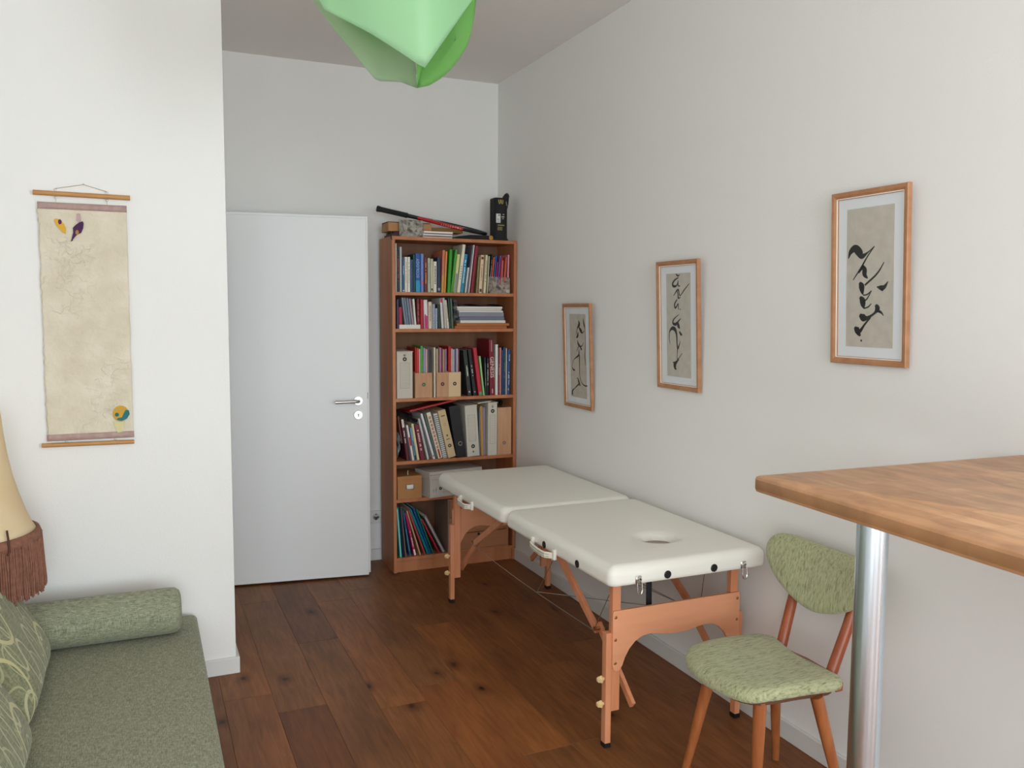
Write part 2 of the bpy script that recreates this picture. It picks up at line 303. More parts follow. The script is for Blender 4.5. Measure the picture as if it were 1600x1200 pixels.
# ------------------------------------------------------------------ books
BOOKS = [
    (1, -0.7806, 0.0065, 0.2830, 0.0, "c9cdc0", "888880", "none", "book", "narrow ivory spine against the left side panel of the top shelf"),
    (1, -0.7724, 0.0151, 0.2470, 0.0, "26242a", "b04038", "text", "book", "black spine with small red and white marks, second on the top shelf"),
    (1, -0.7545, 0.0131, 0.2630, 0.0, "b4b8ba", "8a9096", "none", "book", "tall light grey atlas sleeve beside the black red-marked spine"),
    (1, -0.7394, 0.0131, 0.1920, 0.0, "2f5f86", "c8d4dc", "band", "book", "steel blue book right of the tall grey sleeve, top shelf"),
    (1, -0.7247, 0.0162, 0.2060, 0.0, "e2ddd0", "d9a596", "text", "book", "white spine with faint pink lettering on the top shelf"),
    (1, -0.7071, 0.0146, 0.2060, 0.0, "e6e6da", "9ab69a", "text", "book", "white spine with pale green foot on the top shelf"),
    (1, -0.6905, 0.0167, 0.1910, 0.0, "3a4a7c", "cfd3d8", "none", "book", "indigo book with dark head between white and teal spines"),
    (1, -0.6720, 0.0129, 0.2210, 0.0, "0e4a48", "2c8a80", "none", "book", "dark teal green book left of the thick blue one"),
    (1, -0.6575, 0.0304, 0.2280, 0.0, "2858a0", "a9c8e6", "ecology", "book", "thick blue spine with large pale vertical letters and bright cyan foot"),
    (1, -0.6247, 0.0179, 0.2270, 0.0, "7289c8", "e05a62", "dot", "book", "periwinkle blue spine with a round red spot"),
    (1, -0.6046, 0.0204, 0.2040, 0.0, "6c2c2a", "c98a60", "text", "book", "maroon brown spine right of the periwinkle one"),
    (1, -0.5822, 0.0145, 0.2030, 0.0, "b9c4b4", "7b9a88", "text", "book", "pale sage and white spine on the top shelf"),
    (1, -0.5660, 0.0170, 0.1990, 0.0, "c6c2a0", "403c34", "foot", "book", "cream green spine with a small dark emblem at its foot"),
    (1, -0.5464, 0.0206, 0.1840, 0.0, "e2ded2", "33302c", "text", "book", "short white spine with dark title, left of the navy book"),
    (1, -0.5227, 0.0200, 0.2100, 0.0, "1f3a58", "8aa0b0", "foot", "book", "navy spine with a pale block near its foot"),
    (1, -0.4825, 0.0165, 0.2526, 2.2, "d0785a", "c89a3a", "lower", "book", "tall salmon spine turning ochre below, first before the green books"),
    (1, -0.4691, 0.0115, 0.2467, 2.8, "d8904c", "c06a30", "none", "book", "thin orange spine leaning beside the bright green ones"),
    (1, -0.4383, 0.0191, 0.2593, 3.4, "3a9a24", "6ac04e", "none", "book", "wide bright green spine leaning right on the top shelf"),
    (1, -0.4218, 0.0144, 0.2591, 6.6, "4a9a3a", "2e6e24", "none", "book", "darker green spine right of the bright green one"),
    (1, -0.4006, 0.0184, 0.2314, 6.4, "d6d690", "8c948c", "lowerhalf", "book", "spine pale yellow above and grey below"),
    (1, -0.3779, 0.0191, 0.2919, 7.2, "e4e0cc", "3a3a36", "dots", "book", "tall white spine with a column of dark dots"),
    (1, -0.3551, 0.0199, 0.2343, 7.0, "2a8ab0", "bfe0ea", "text", "book", "turquoise to blue spine with pale vertical lettering"),
    (1, -0.3367, 0.0091, 0.1543, 7.3, "d8dcd8", "9098a0", "none", "book", "short thin white book leaning between blue and grey spines"),
    (1, -0.3245, 0.0078, 0.2889, 7.1, "6a6e76", "8c9098", "none", "book", "tall slate grey spine left of the dark red one"),
    (1, -0.3153, 0.0073, 0.2927, 6.8, "dcc8c4", "a08888", "none", "book", "very thin pinkish white tall booklet leaning right"),
    (1, -0.2892, 0.0181, 0.2870, 6.5, "8c1f34", "c05a6a", "none", "book", "tall wine red spine leaning right"),
    (1, -0.2614, 0.0106, 0.2195, 4.1, "8a8050", "60583a", "none", "book", "olive spine behind the thick cream volumes"),
    (1, -0.2320, 0.0219, 0.2315, 3.6, "e2c4a4", "5a3c30", "tworibs", "book", "thick peach cream paperback with dark emblems at head and foot"),
    (1, -0.2098, 0.0137, 0.2325, 3.4, "d8d2b2", "8c8468", "text", "book", "thick ivory paperback second of the cream pair"),
    (1, -0.1946, 0.0070, 0.2268, 3.2, "c0b898", "807858", "none", "book", "narrow beige spine left of the black one"),
    (1, -0.1840, 0.0060, 0.2400, 5.0, "22201e", "d8d4cc", "text", "book", "black spine with white title above the postcard"),
    (1, -0.1694, 0.0070, 0.2230, 5.4, "e0603c", "f0a070", "none", "book", "coral orange spine, first of the bright row behind the postcard"),
    (1, -0.1538, 0.0070, 0.2300, 4.5, "2a6aa8", "182848", "none", "book", "bright blue spine above the postcard"),
    (1, -0.1408, 0.0070, 0.1930, 4.6, "b0186a", "d060a0", "none", "book", "magenta spine above the postcard"),
    (1, -0.1274, 0.0070, 0.2310, 4.5, "6a5aa0", "a090c8", "none", "book", "violet spine above the postcard"),
    (1, -0.1132, 0.0070, 0.2220, 3.7, "b82a2c", "e07a7a", "none", "book", "crimson spine above the postcard"),
    (1, -0.1009, 0.0070, 0.2030, 3.1, "d07888", "f0b0b8", "none", "book", "rose pink thin spine above the postcard"),
    (1, -0.0839, 0.0100, 0.2230, 4.5, "c8583c", "a04028", "none", "book", "rust coral spine near the right end of the top shelf"),
    (1, -0.0540, 0.0099, 0.2388, 1.3, "d890a0", "b06878", "none", "book", "very thin pink spine last on the top shelf"),
    (2, -0.7751, 0.0120, 0.1740, 0.0, "4a3a58", "8a7090", "none", "book", "dark purple spine at the left end of the second shelf"),
    (2, -0.7599, 0.0209, 0.1280, -1.1, "a8203c", "d06070", "none", "book", "short crimson spine behind the white book lying flat"),
    (2, -0.7240, 0.0124, 0.1836, -7.3, "7e8c9a", "485868", "none", "book", "slate blue booklet leaning left, first of three alike, second shelf"),
    (2, -0.7092, 0.0119, 0.1834, -7.1, "74848e", "485868", "none", "book", "slate blue booklet leaning left, middle of three alike, second shelf"),
    (2, -0.6950, 0.0130, 0.1825, -7.2, "7a8694", "485868", "none", "book", "slate blue booklet leaning left, last of three alike, second shelf"),
    (2, -0.6789, 0.0113, 0.1795, -7.4, "a58a98", "705868", "none", "book", "mauve booklet leaning left on the second shelf"),
    (2, -0.6646, 0.0126, 0.1775, -4.3, "dedacf", "c0a040", "foot", "book", "white booklet with a small gold mark at its foot"),
    (2, -0.6491, 0.0184, 0.1760, -0.9, "6e1c22", "b05040", "text", "book", "dark oxblood spine before the bright red one"),
    (2, -0.6276, 0.0173, 0.1750, 0.0, "b81f2c", "e06060", "none", "book", "bright red spine on the second shelf"),
    (2, -0.6047, 0.0231, 0.1721, -1.6, "e6dce0", "c82a78", "pinkfoot", "book", "white spine with a hot pink lower half"),
    (2, -0.5776, 0.0215, 0.1610, 0.0, "dccdb4", "8c7a60", "text", "book", "cream spine with brown title, second shelf"),
    (2, -0.5528, 0.0163, 0.1470, 0.0, "c4ccd8", "28406a", "stripes", "book", "blue and white striped spine, taller of two"),
    (2, -0.5339, 0.0099, 0.1220, 0.0, "d0d8e0", "3058a0", "stripes", "book", "blue and white striped spine, shorter of two"),
    (2, -0.5175, 0.0187, 0.1473, -2.6, "20382a", "406048", "none", "book", "bottle green spine on the second shelf"),
    (2, -0.4949, 0.0153, 0.1824, -3.8, "d4d2d0", "c03048", "top", "book", "white spine with a red head"),
    (2, -0.4753, 0.0137, 0.1858, -4.8, "bcb8b0", "80706c", "none", "book", "pale grey thin spine right of the red-headed one"),
    (2, -0.4580, 0.0124, 0.1729, -5.8, "e0d6c4", "a88858", "text", "book", "cream thin spine leaning left, second shelf"),
    (2, -0.4432, 0.0112, 0.1834, -3.7, "2c4038", "58685c", "none", "book", "dark green thin spine leaning left"),
    (2, -0.4296, 0.0113, 0.1833, -3.2, "56705c", "8aa090", "none", "book", "sage green thin spine at the end of the upright row"),
    (3, -0.3238, 0.0257, 0.2848, -6.5, "2b332c", "d8dcd4", "textmid", "book", "black green spine with small title and white dot near its foot"),
    (3, -0.2888, 0.0213, 0.2894, -7.4, "17201e", "cfd4cc", "textmid", "book", "black spine with white arrow mark near its foot"),
    (3, -0.2521, 0.0229, 0.2985, -7.5, "c0283c", "4a9a5a", "melon", "book", "red spine with green foot and dark head, leaning left"),
    (3, -0.2239, 0.0117, 0.2457, -6.8, "9cc880", "70a060", "none", "book", "thin light green spine leaning left"),
    (3, -0.2084, 0.0090, 0.2361, -1.8, "2c3230", "9aa29c", "text", "book", "dark thin spine with a grey edge left of the tallest red book"),
    (3, -0.1975, 0.0122, 0.2330, 0.0, "1c1c1e", "d8d8d4", "text", "book", "black spine with white blocks beside the tallest red book"),
    (3, -0.1781, 0.0318, 0.3492, -1.6, "7a1626", "e6d8c8", "genesis", "book", "tall wine red spine lettered GENESIS in white"),
    (3, -0.1407, 0.0178, 0.3160, 0.0, "dfe3da", "90b090", "none", "book", "white spine right of the tall wine red book"),
    (3, -0.1209, 0.0082, 0.2900, 0.0, "8a3048", "e0d8d0", "textmid", "book", "burgundy spine with white lettering"),
    (3, -0.1114, 0.0094, 0.2960, 0.0, "d08a70", "e8b090", "none", "book", "salmon spine near the right end of the third shelf"),
    (3, -0.0986, 0.0107, 0.2800, 0.0, "28406c", "c0a0b8", "none", "book", "dark blue spine right of the salmon one"),
    (3, -0.0865, 0.0148, 0.2980, 0.0, "1d3c64", "58803c", "blotch", "book", "blue spine with green and yellow blotches"),
    (3, -0.0700, 0.0054, 0.2930, 0.0, "dcd0c0", "c08868", "none", "book", "very thin cream spine with orange edge"),
    (3, -0.0447, 0.0180, 0.2838, 0.9, "2a4c86", "a8bcd0", "blotch", "book", "blue patterned spine last on the third shelf"),
    (4, -0.7175, 0.0181, 0.2556, -8.2, "58182a", "d8d0c4", "toplabel", "book", "dark red spine with ivory top, leaning left at the far left"),
    (4, -0.6837, 0.0125, 0.2194, -10.1, "e0d8d4", "b8202c", "midred", "book", "white spine with red middle band, leaning left"),
    (4, -0.6689, 0.0133, 0.2034, -8.8, "7c9cb0", "202830", "darkfoot", "book", "pale blue spine with dark foot, leaning left"),
    (4, -0.6519, 0.0154, 0.2251, -9.5, "d8ca9c", "a89868", "none", "book", "thin butter cream spine leaning left"),
    (4, -0.6304, 0.0274, 0.2184, -10.2, "7a2034", "e0c8c0", "text", "book", "wine red spine with pale vertical lettering, leaning left"),
    (4, -0.5902, 0.0133, 0.2597, -13.1, "bcc0bc", "909690", "none", "book", "light grey spine leaning left, right of the wine red one"),
    (4, -0.5508, 0.0135, 0.2925, -16.1, "e0dfe2", "b080a8", "foot", "book", "tall clean white spine leaning left"),
    (4, -0.5346, 0.0129, 0.2902, -15.3, "59645e", "2c3430", "none", "book", "dark grey green spine leaning left"),
    (4, -0.5188, 0.0281, 0.2950, -15.0, "dcd6bc", "a83424", "redblock", "book", "ivory spine with a column of red block characters, leaning left"),
    (4, -0.4847, 0.0267, 0.2844, -13.1, "cfd0cc", "5a6068", "spiral", "book", "spiral bound spine with dark rings, leaning left"),
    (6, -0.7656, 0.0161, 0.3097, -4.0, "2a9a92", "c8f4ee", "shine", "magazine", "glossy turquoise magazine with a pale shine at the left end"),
    (6, -0.7452, 0.0122, 0.3121, -4.6, "1a2440", "a03030", "none", "magazine", "navy magazine with red edge, bottom shelf"),
    (6, -0.7268, 0.0077, 0.3118, -5.6, "8a7468", "c05030", "none", "magazine", "brownish grey magazine on the bottom shelf"),
    (6, -0.7002, 0.0107, 0.2919, -9.1, "2a6488", "70a8c0", "arch", "magazine", "steel blue glossy magazine on the bottom shelf"),
    (6, -0.6748, 0.0145, 0.2659, -12.1, "b8205c", "e8e4e0", "whitefoot", "magazine", "magenta magazine with a white label at its foot"),
    (6, -0.6375, 0.0089, 0.2946, -16.6, "c8b080", "907850", "none", "magazine", "sand coloured thin magazine on the bottom shelf"),
    (6, -0.6102, 0.0096, 0.3059, -19.7, "b04a50", "703038", "none", "magazine", "brick red magazine leaning left"),
    (6, -0.5903, 0.0144, 0.3117, -21.3, "107c84", "40b0b0", "none", "magazine", "teal magazine leaning left"),
    (6, -0.5718, 0.0133, 0.3124, -20.3, "145490", "4090c0", "none", "magazine", "cobalt blue magazine leaning left"),
    (6, -0.5552, 0.0075, 0.3084, -20.5, "1c7858", "a0a8a8", "none", "magazine", "sea green magazine leaning left"),
    (6, -0.5189, 0.0103, 0.2438, -26.6, "b03040", "e0b0a0", "none", "magazine", "thin red magazine slumped far over to the left"),
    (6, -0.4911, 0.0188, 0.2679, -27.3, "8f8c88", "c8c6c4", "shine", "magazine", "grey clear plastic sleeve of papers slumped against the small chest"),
]

SHN = {1: 'books on the top shelf', 2: 'books on the second shelf', 3: 'books on the third shelf', 4: 'books on the fourth shelf', 6: 'magazines on the bottom shelf'}
def book_parts(root, w, h, d, x0, c1, c2, style, kind, rr):
    """cover wraps the spine (towards -y); the page block shows at head and fore-edge"""
    cov = mat('book_cloth_' + c1, c1, .5 if kind == 'book' else .28, bump=.04, bscale=400); bt = min(.0018, w * .2); r = min(w * .22, .004)
    bm = nb(); pr = [(x0, -0 + r), (x0 + r * .4, r * .25), (x0 + r, 0), (x0 + w - r, 0), (x0 + w - r * .4, r * .25), (x0 + w, r), (x0 + w, d), (x0 + w - bt, d), (x0 + w - bt, .006), (x0 + bt, .006), (x0 + bt, d), (x0, d)]
    prism(bm, pr, 'z', 0, h); mesh_obj('cover', bm, cov, root)
    if w - 2 * bt > .001: mesh_obj('page_block', B((x0 + bt, .006, .003), (x0 + w - bt, d - .004, h - .003)), PAPER, root)
    m2 = flat(c2, .5); e = .0003; xa, xb = x0 + w * .16, x0 + w * .84; xc = x0 + w / 2
    rects = []
    def col_text(z0, z1, wid=.5):
        z = z1
        while z > z0 + .004:
            l = rr.uniform(.0035, .008); rects.append((xc - w * wid / 2 * rr.uniform(.7, 1), xc + w * wid / 2 * rr.uniform(.6, 1), max(z - l, z0), z)); z -= l + rr.uniform(.0012, .003)
            if rr.random() < .13: z -= .01
    full = (x0 + r * .6, x0 + w - r * .6)
    if style == 'text': col_text(h * .25, h * .85, .42)
    elif style == 'textmid': col_text(h * .42, h * .66, .3); rects.append((xc - w * .15, xc + w * .15, h * .07, h * .07 + w * .35))
    elif style == 'band': rects.append((*full, h * .02, h * .06)); col_text(h * .5, h * .8, .3)
    elif style == 'foot': rects.append((xa, xb, h * .05, h * .05 + min(w, .02) * .8))
    elif style == 'lower': rects.append((*full, .001, h * .42))
    elif style == 'lowerhalf': rects.append((*full, .001, h * .5))
    elif style == 'pinkfoot': rects.append((*full, .001, h * .45)); rects.append((xa, xc, h * .45, h * .5))
    elif style == 'top': rects.append((*full, h * .86, h - .001))
    elif style == 'toplabel': rects.append((*full, h * .8, h - .001)); col_text(h * .42, h * .72, .45)
    elif style == 'midred': rects.append((*full, h * .42, h * .66))
    elif style == 'darkfoot': rects.append((*full, .002, h * .16)); col_text(h * .18, h * .6, .5)
    elif style == 'whitefoot': rects.append((*full, .004, h * .16)); col_text(h * .2, h * .6, .4)
    elif style == 'melon': rects.append((*full, .001, h * .07))
    elif style == 'shine': rects.append((x0 + w * .3, x0 + w * .55, .004, h * .97))  # gloss highlight painted as a pale stripe down the spine
    elif style == 'arch': rects.append((xa, xa + w * .25, .1 * h, h * .6))
    elif style == 'dots':
        for i in range(6): rects.append((xc - .0025, xc + .0025, h * (.28 + i * .05), h * (.28 + i * .05) + .006))
    elif style == 'tworibs': rects.append((xa, xb, h * .03, h * .03 + .018)); rects.append((xa, xb, h - .026, h - .010)); col_text(h * .3, h * .75, .2)
    elif style == 'stripes':
        n = int(h / .009)
        for i in range(n): rects.append((xc - w * .42, xc + w * .1 * (i % 2) + w * .25, .004 + i * .009, .008 + i * .009))
    elif style == 'spiral':
        n = int(h / .0125)
        for i in range(n): rects.append((xc - w * .46, xc + w * .46, .005 + i * .0125, .010 + i * .0125))
    elif style == 'redblock':
        for i in range(9):
            z = h * .86 - i * .0235; rects += [(xc - w * .25, xc + w * .25, z, z + .004), (xc - w * .2, xc - w * .05, z + .004, z + .016), (xc + w * .03, xc + w * .22, z + .006, z + .017)]
        rects.append((xc - w * .2, xc + w * .2, .004, .06))
    elif style == 'blotch':
        for i in range(9): z = rr.uniform(.02, h - .04); a = rr.uniform(x0 + r, xc); rects.append((a, a + w * rr.uniform(.2, .4), z, z + rr.uniform(.008, .025)))
    elif style == 'dot':
        bm = nb(); lathe(bm, [(w * .36, 0), (w * .36, e)], 18, Matrix.Translation((xc, 0, h * .25)) @ Matrix.Rotation(R(90), 4, 'X') @ Matrix.Diagonal((1, 1.7, 1, 1)), sy=1); mesh_obj('spine_print_or_shine', bm, m2, root)
    elif style == 'ecology':
        mesh_obj('spine_print_or_shine', B((*[full[0], -e, .002], ), (full[1], 0, h * .3)), flat('1898c8', .4), root)
        text_mesh('spine_lettering', 'ECOLOGY', .024, m2, root, Matrix.Translation((xc, -e * 2, h * .62)) @ Matrix.Rotation(R(90), 4, 'X') @ Matrix.Rotation(R(90), 4, 'Z'))
    elif style == 'genesis':
        text_mesh('spine_lettering', 'GENESIS', .036, m2, root, Matrix.Translation((xc, -e, h * .50)) @ Matrix.Rotation(R(90), 4, 'X') @ Matrix.Rotation(R(-90), 4, 'Z'))
        mesh_obj('spine_print_or_shine', box(B((xc - .0012, -e, h * .78), (xc + .0012, 0, h * .98)), (xc - .002, -e, .012), (xc + .002, 0, .04)), m2, root)
    if rects:
        bm = nb()
        for a, b, z0, z1 in rects: box(bm, (a, -e, z0), (b, .0001, z1))
        sp_ = mesh_obj('spine_lettering' if len(rects) > 2 else 'spine_print_or_shine', bm, m2, root)
        if len(rects) > 1: sp_['kind'] = 'stuff'
for (sh, px, w_, h, th, c1, c2, style, kind, label) in BOOKS:
    rr = random.Random(label); d = {1: .175, 2: .15, 3: .20, 4: .20, 6: .21}[sh] * rr.uniform(.92, 1.08)
    y = -.318 + (rr.uniform(0, .008) if kind == 'book' else rr.uniform(0, .02))
    o = thing('book' if kind == 'book' else 'magazine', label, kind, (px, y, SH[sh] + .0003), (0, R(th), 0), SHN[sh])
    book_parts(o, w_, h, d, 0 if th <= 0 else -w_, c1, c2, style, kind, rr)

# ------------------------------------------------------------------ files, binders and boxes in the bookcase
CARD = mat('natural_wood_card', 'c99c78', .7, var='bf906c', vscale=12, vstretch=(4, 4, .5))
CARDP = mat('pale_card', 'd9bc94', .75)
BINDC = mat('ivory_box_card', 'cdc7b8', .75, bump=.1, bscale=150)
INK = flat('2c302e', .6)
def ring(bm, x, z, y, r, hole=.5):
    lathe(bm, [(r, 0), (r, .0016), (r * hole, .0016), (r * hole, 0)], 20, Matrix.Translation((x, y, z)) @ Matrix.Rotation(R(90), 4, 'X'), close=False)
def sheets(x0, x1, z0, items, y=-.30, d=.17):
    """loose folders standing in a file: (offset, thickness, height, colour, label)"""
    for off, tk, h, c, lab in items:
        o = mesh_obj('folder', B((0, 0, 0), (tk, d, h), .0004), mat('folder_' + c, c, .4), loc=(x0 + off, y, z0)); tag(o, lab, 'folder', 'folders standing in the magazine files')
def magazine_file(x0, x1, z0, hf, hb, label, dotc, m=CARD, full=False):
    w = x1 - x0; d = .235; t = thing('magazine_file', label, 'magazine file', (x0, -.318, z0), group='magazine files'); th = .003
    mesh_obj('front_panel', B((0, 0, 0), (w, th, hf)), m, t); mesh_obj('back_panel', B((0, d - th, 0), (w, d, hb)), m, t)
    for xa in (0, w - th):
        bm = nb(); prism(bm, [(th, 0), (d - th, 0), (d - th, hb), (d * .55, hb), (th, hf)], 'x', xa, xa + th); mesh_obj('side_panel', bm, m, t)
    mesh_obj('base_panel', B((th, th, 0), (w - th, d - th, th)), m, t)
    bm = nb(); ring(bm, w / 2, hf * (.53 if not full else .25), 0, .0115, .38); mesh_obj('finger_hole', bm, flat(dotc, .5), t)
    return t
z3 = SH[3] + .0003
magazine_file(-.665, -.558, z3, .150, .17, 'wood-card magazine file with a green hole ring, first of the three low ones', '2c6a40')
magazine_file(-.530, -.4535, z3, .150, .17, 'wood-card magazine file with a dark maroon hole ring, middle of the three low ones', '4a2c34')
magazine_file(-.4525, -.374, z3, .150, .17, 'paler magazine file with a black hole ring, last of the three low ones', '2a2c34', CARDP)
sheets(-.661, -.56, z3 + .004, [(.002, .006, .30, 'b02a20', 'red folder at the left of the first magazine file'), (.010, .014, .295, 'c02c20', 'thick glossy red folder in the first magazine file'), (.026, .008, .29, 'd8b4b4', 'pale pink folder beside the red ones'),
    (.036, .0145, .308, '49a040', 'bright green elastic folder in the first magazine file'), (.053, .012, .295, '9c94a8', 'lavender grey folder right of the green one'), (.067, .010, .288, 'c8b0c0', 'pinkish white folder in the first magazine file'), (.079, .006, .292, 'a87058', 'brown folder in the first magazine file'), (.087, .012, .285, '243c44', 'dark teal folder at the right of the first magazine file')])
o = mesh_obj('folder', B((0, 0, 0), (.010, .2, .303), .0004), flat('d8cfb8', .6), loc=(-.546, -.316, z3)); tag(o, 'cream envelope standing between the first and second magazine files', 'folder', 'folders standing in the magazine files')
sheets(-.526, -.46, z3 + .004, [(.002, .008, .290, 'd4bca0', 'cream folder in the middle magazine file'), (.012, .007, .30, '6a5250', 'dark mottled folder in the middle magazine file'), (.021, .011, .296, 'b87890', 'pink folder in the middle magazine file'), (.034, .007, .29, '6c4456', 'plum folder in the middle magazine file'), (.043, .010, .285, 'c09070', 'tan folder in the middle magazine file'), (.056, .011, .288, '8a7498', 'mauve folder in the middle magazine file')])
sheets(-.449, -.38, z3 + .004, [(.001, .017, .303, 'b8200f', 'vivid red folder in the paler magazine file'), (.020, .008, .29, 'd4b8b4', 'pale rose folder beside the vivid red one'), (.030, .010, .285, 'a8b4bc', 'light blue folder in the paler magazine file'), (.042, .009, .290, '6a5478', 'purple folder in the paler magazine file'), (.053, .010, .288, 'b8b0c8', 'pale lilac folder in the paler magazine file'), (.065, .006, .288, '8c4438', 'rust folder at the right of the paler magazine file')])
def lined_label(bm, x0, x1, z0, z1, y, n):
    e = .0004; t = .0011
    for lo, hi in [((x0, y - e, z0), (x1, y, z0 + t)), ((x0, y - e, z1 - t), (x1, y, z1)), ((x0, y - e, z0), (x0 + t, y, z1)), ((x1 - t, y - e, z0), (x1, y, z1))]: box(bm, lo, hi)
    for i in range(1, n): z = z0 + (z1 - z0) * i / n; box(bm, (x0 + .005, y - e, z), (x1 - .005, y, z + .0007))
def box_binder(loc, th, w, h, label, flip=False, slim=False, rz=0):
    t = thing('box_file', label, 'box file', loc, (0, R(th), rz), 'ivory archive box files'); d = .235
    mesh_obj('body', B((0, 0, 0), (w, d, h), .0015), BINDC, t)
    mesh_obj('lid_flap', B((-.001, -.001, h), (w + .001, d * .9, h + .004)), BINDC, t, rot=(R(1.5), 0, 0))
    bm = nb()
    if flip: lined_label(bm, w * .2, w * .78, h * .30, h * .82, 0, 17); box(bm, (w * .40, -.0004, h * .085), (w * .6, 0, h * .095)); box(bm, (w * .47, -.0004, h * .07), (w * .53, 0, h * .115)); zc = h * .2
    else: lined_label(bm, w * .2, w * .8, h * .22, h * .77, 0, 17); box(bm, (w * .36, -.0004, h * .925), (w * .62, 0, h * .932)); box(bm, (w * .46, -.0004, h * .9), (w * .52, 0, h * .95)); box(bm, (w * .36, -.0004, h * .95), (w * .62, 0, h * .953)); zc = h * .845
    mesh_obj('printed_label', bm, flat('55554c'), t)
    bm = nb(); ring(bm, w / 2, zc, 0, .0125, .35); mesh_obj('finger_hole', bm, INK, t)
    return t
box_binder((-.7785, -.320, z3), 0, .097, .278, 'upright ivory box file with lined label at the left end of the third shelf')
z4 = SH[4] + .0003
# fourth shelf: ring binders and box files
BBG = mat('beige_binder_card', 'cdb489', .7)
t = thing('ring_binder', 'beige lever binder with dark finger ring, leaning left on the fourth shelf', 'binder', (-.4545, -.320, z4), (0, R(-13.4), 0), 'lever arch binders')
mesh_obj('spine_case', B((0, 0, 0), (.050, .24, .302), .002), BBG, t); bm = nb(); ring(bm, .026, .075, 0, .011, .4); mesh_obj('finger_hole', bm, INK, t)
bm = nb(); box(bm, (.014, -.0004, .262), (.038, 0, .269)); box(bm, (.018, -.0004, .215), (.034, 0, .2165)); box(bm, (.018, -.0004, .205), (.034, 0, .2065)); box(bm, (.014, -.0004, .115), (.036, 0, .120)); box(bm, (.020, -.0004, .135), (.030, 0, .146)); mesh_obj('printed_label', bm, flat('5a5040'), t)
t = thing('ring_binder', 'black lever binder with steel finger ring, leaning left beside the beige one', 'binder', (-.4005, -.320, z4), (0, R(-9.4), 0), 'lever arch binders')
mesh_obj('spine_case', B((0, 0, 0), (.064, .24, .322), .002), mat('black_binder_card', '16181b', .55, bump=.15, bscale=200), t); bm = nb(); ring(bm, .036, .083, 0, .014, .62); mesh_obj('finger_ring', bm, CHROME, t)
box_binder((-.3295, -.321, z4), -3.6, .080, .318, 'large ivory box file with the ring below its lined label, fourth shelf', flip=True)
o = mesh_obj('folder', B((0, 0, 0), (.008, .2, .30)), flat('6f7c80', .5), loc=(-.2465, -.305, z4)); tag(o, 'grey blue folder between the large box file and the orange envelope', 'folder', 'folders on the fourth shelf')
o = mesh_obj('folder', B((0, 0, 0), (.015, .2, .312), .001), flat('c08a40', .6), loc=(-.2345, -.310, z4), rot=(0, R(-1.5), 0)); tag(o, 'orange ochre envelope folder on the fourth shelf', 'folder', 'folders on the fourth shelf')
o = mesh_obj('folder', B((0, 0, 0), (.017, .2, .305), .001), flat('8d8498', .6), loc=(-.217, -.300, z4), rot=(0, R(-1), 0)); tag(o, 'lilac grey folder behind the slim slanted box file', 'folder', 'folders on the fourth shelf')
box_binder((-.1935, -.322, z4), 0, .062, .332, 'slim ivory box file standing slightly turned, beside the wood-card file', rz=R(2))
magazine_file(-.128, -.034, z4, .300, .306, 'tall wood-card file with one small hole at the right end of the fourth shelf', '7a6a60', full=True)
bm = nb()
for i in range(5): tube(bm, [(-.118 + i * .016, -.24 + .01 * i, z4 + .30), (-.112 + i * .014, -.22, z4 + .326), (-.10 + i * .012, -.19, z4 + .330), (-.095 + i * .012, -.16, z4 + .306)], .004, 6)
o = mesh_obj('cable_bundle', bm, BLACK, smooth=True); tag(o, 'black cables coming out of the tall wood-card file', 'cables')
o = mesh_obj('paper_sheet', B((-.045, -.10, 0), (.045, .10, .005)), BINDC, loc=(-.215, -.215, z4 + .3345), rot=(0, R(-7), 0)); tag(o, 'stiff white card lying across the file tops under the shelf', 'card')
RED = mat('red_card', 'a3181a', .45)
o = mesh_obj('document_folder', B((-.155, -.12, -.006), (.155, .12, .006), .001), RED, loc=(-.545, -.195, z4 + .3225), rot=(R(-4), R(-11), 0)); tag(o, 'flat red folder lying tilted on top of the leaning books', 'folder')
bm = nb(); n = 8
for i in range(n):
    pass
g = [[bm.verts.new((-.775 + .14 * i / 8, -.31 + .2 * j / 6, z4 + .282 - .045 * (i / 8) ** 2 - .02 * math.sin(j))) for j in range(7)] for i in range(9)]
for i in range(8):
    for j in range(6): bm.faces.new((g[i][j], g[i + 1][j], g[i + 1][j + 1], g[i][j + 1]))
bmesh.ops.solidify(bm, geom=bm.faces[:], thickness=.003)
o = mesh_obj('plastic_sleeve', bm, mat('smoky_plastic', '4a4644', .25), smooth=True); tag(o, 'dark limp plastic sleeve drooping over the left end of the fourth shelf', 'sleeve')
# crumpled bag in the left corner of shelf four
bm = nb(); bmesh.ops.create_icosphere(bm, subdivisions=4, radius=1)
for v in bm.verts:
    p = v.co.copy(); nz_ = noise.noise(p * 2.3) * .35 + noise.noise(p * 6) * .16; v.co = Vector((p.x * .017, p.y * .08, (p.z * .5 + .5) * .19)) * (1 + 0) + Vector((p.x * nz_ * .03, p.y * nz_ * .09, nz_ * .05)); v.co.z = max(v.co.z, 0)
o = mesh_obj('plastic_bag', bm, mat('grey_black_bag', '14181b', .3, var='8a989e', vscale=24), smooth='all', loc=(-.766, -.225, z4)); tag(o, 'crumpled black and grey plastic bag at the left end of the fourth shelf', 'bag')
o = mesh_obj('notebook', B((0, 0, 0), (.008, .16, .17), .0005), flat('7a4634'), loc=(-.7440, -.29, z4 + .105), rot=(0, R(-8), 0)); tag(o, 'small rust brown notebook wedged above the crumpled bag', 'notebook')

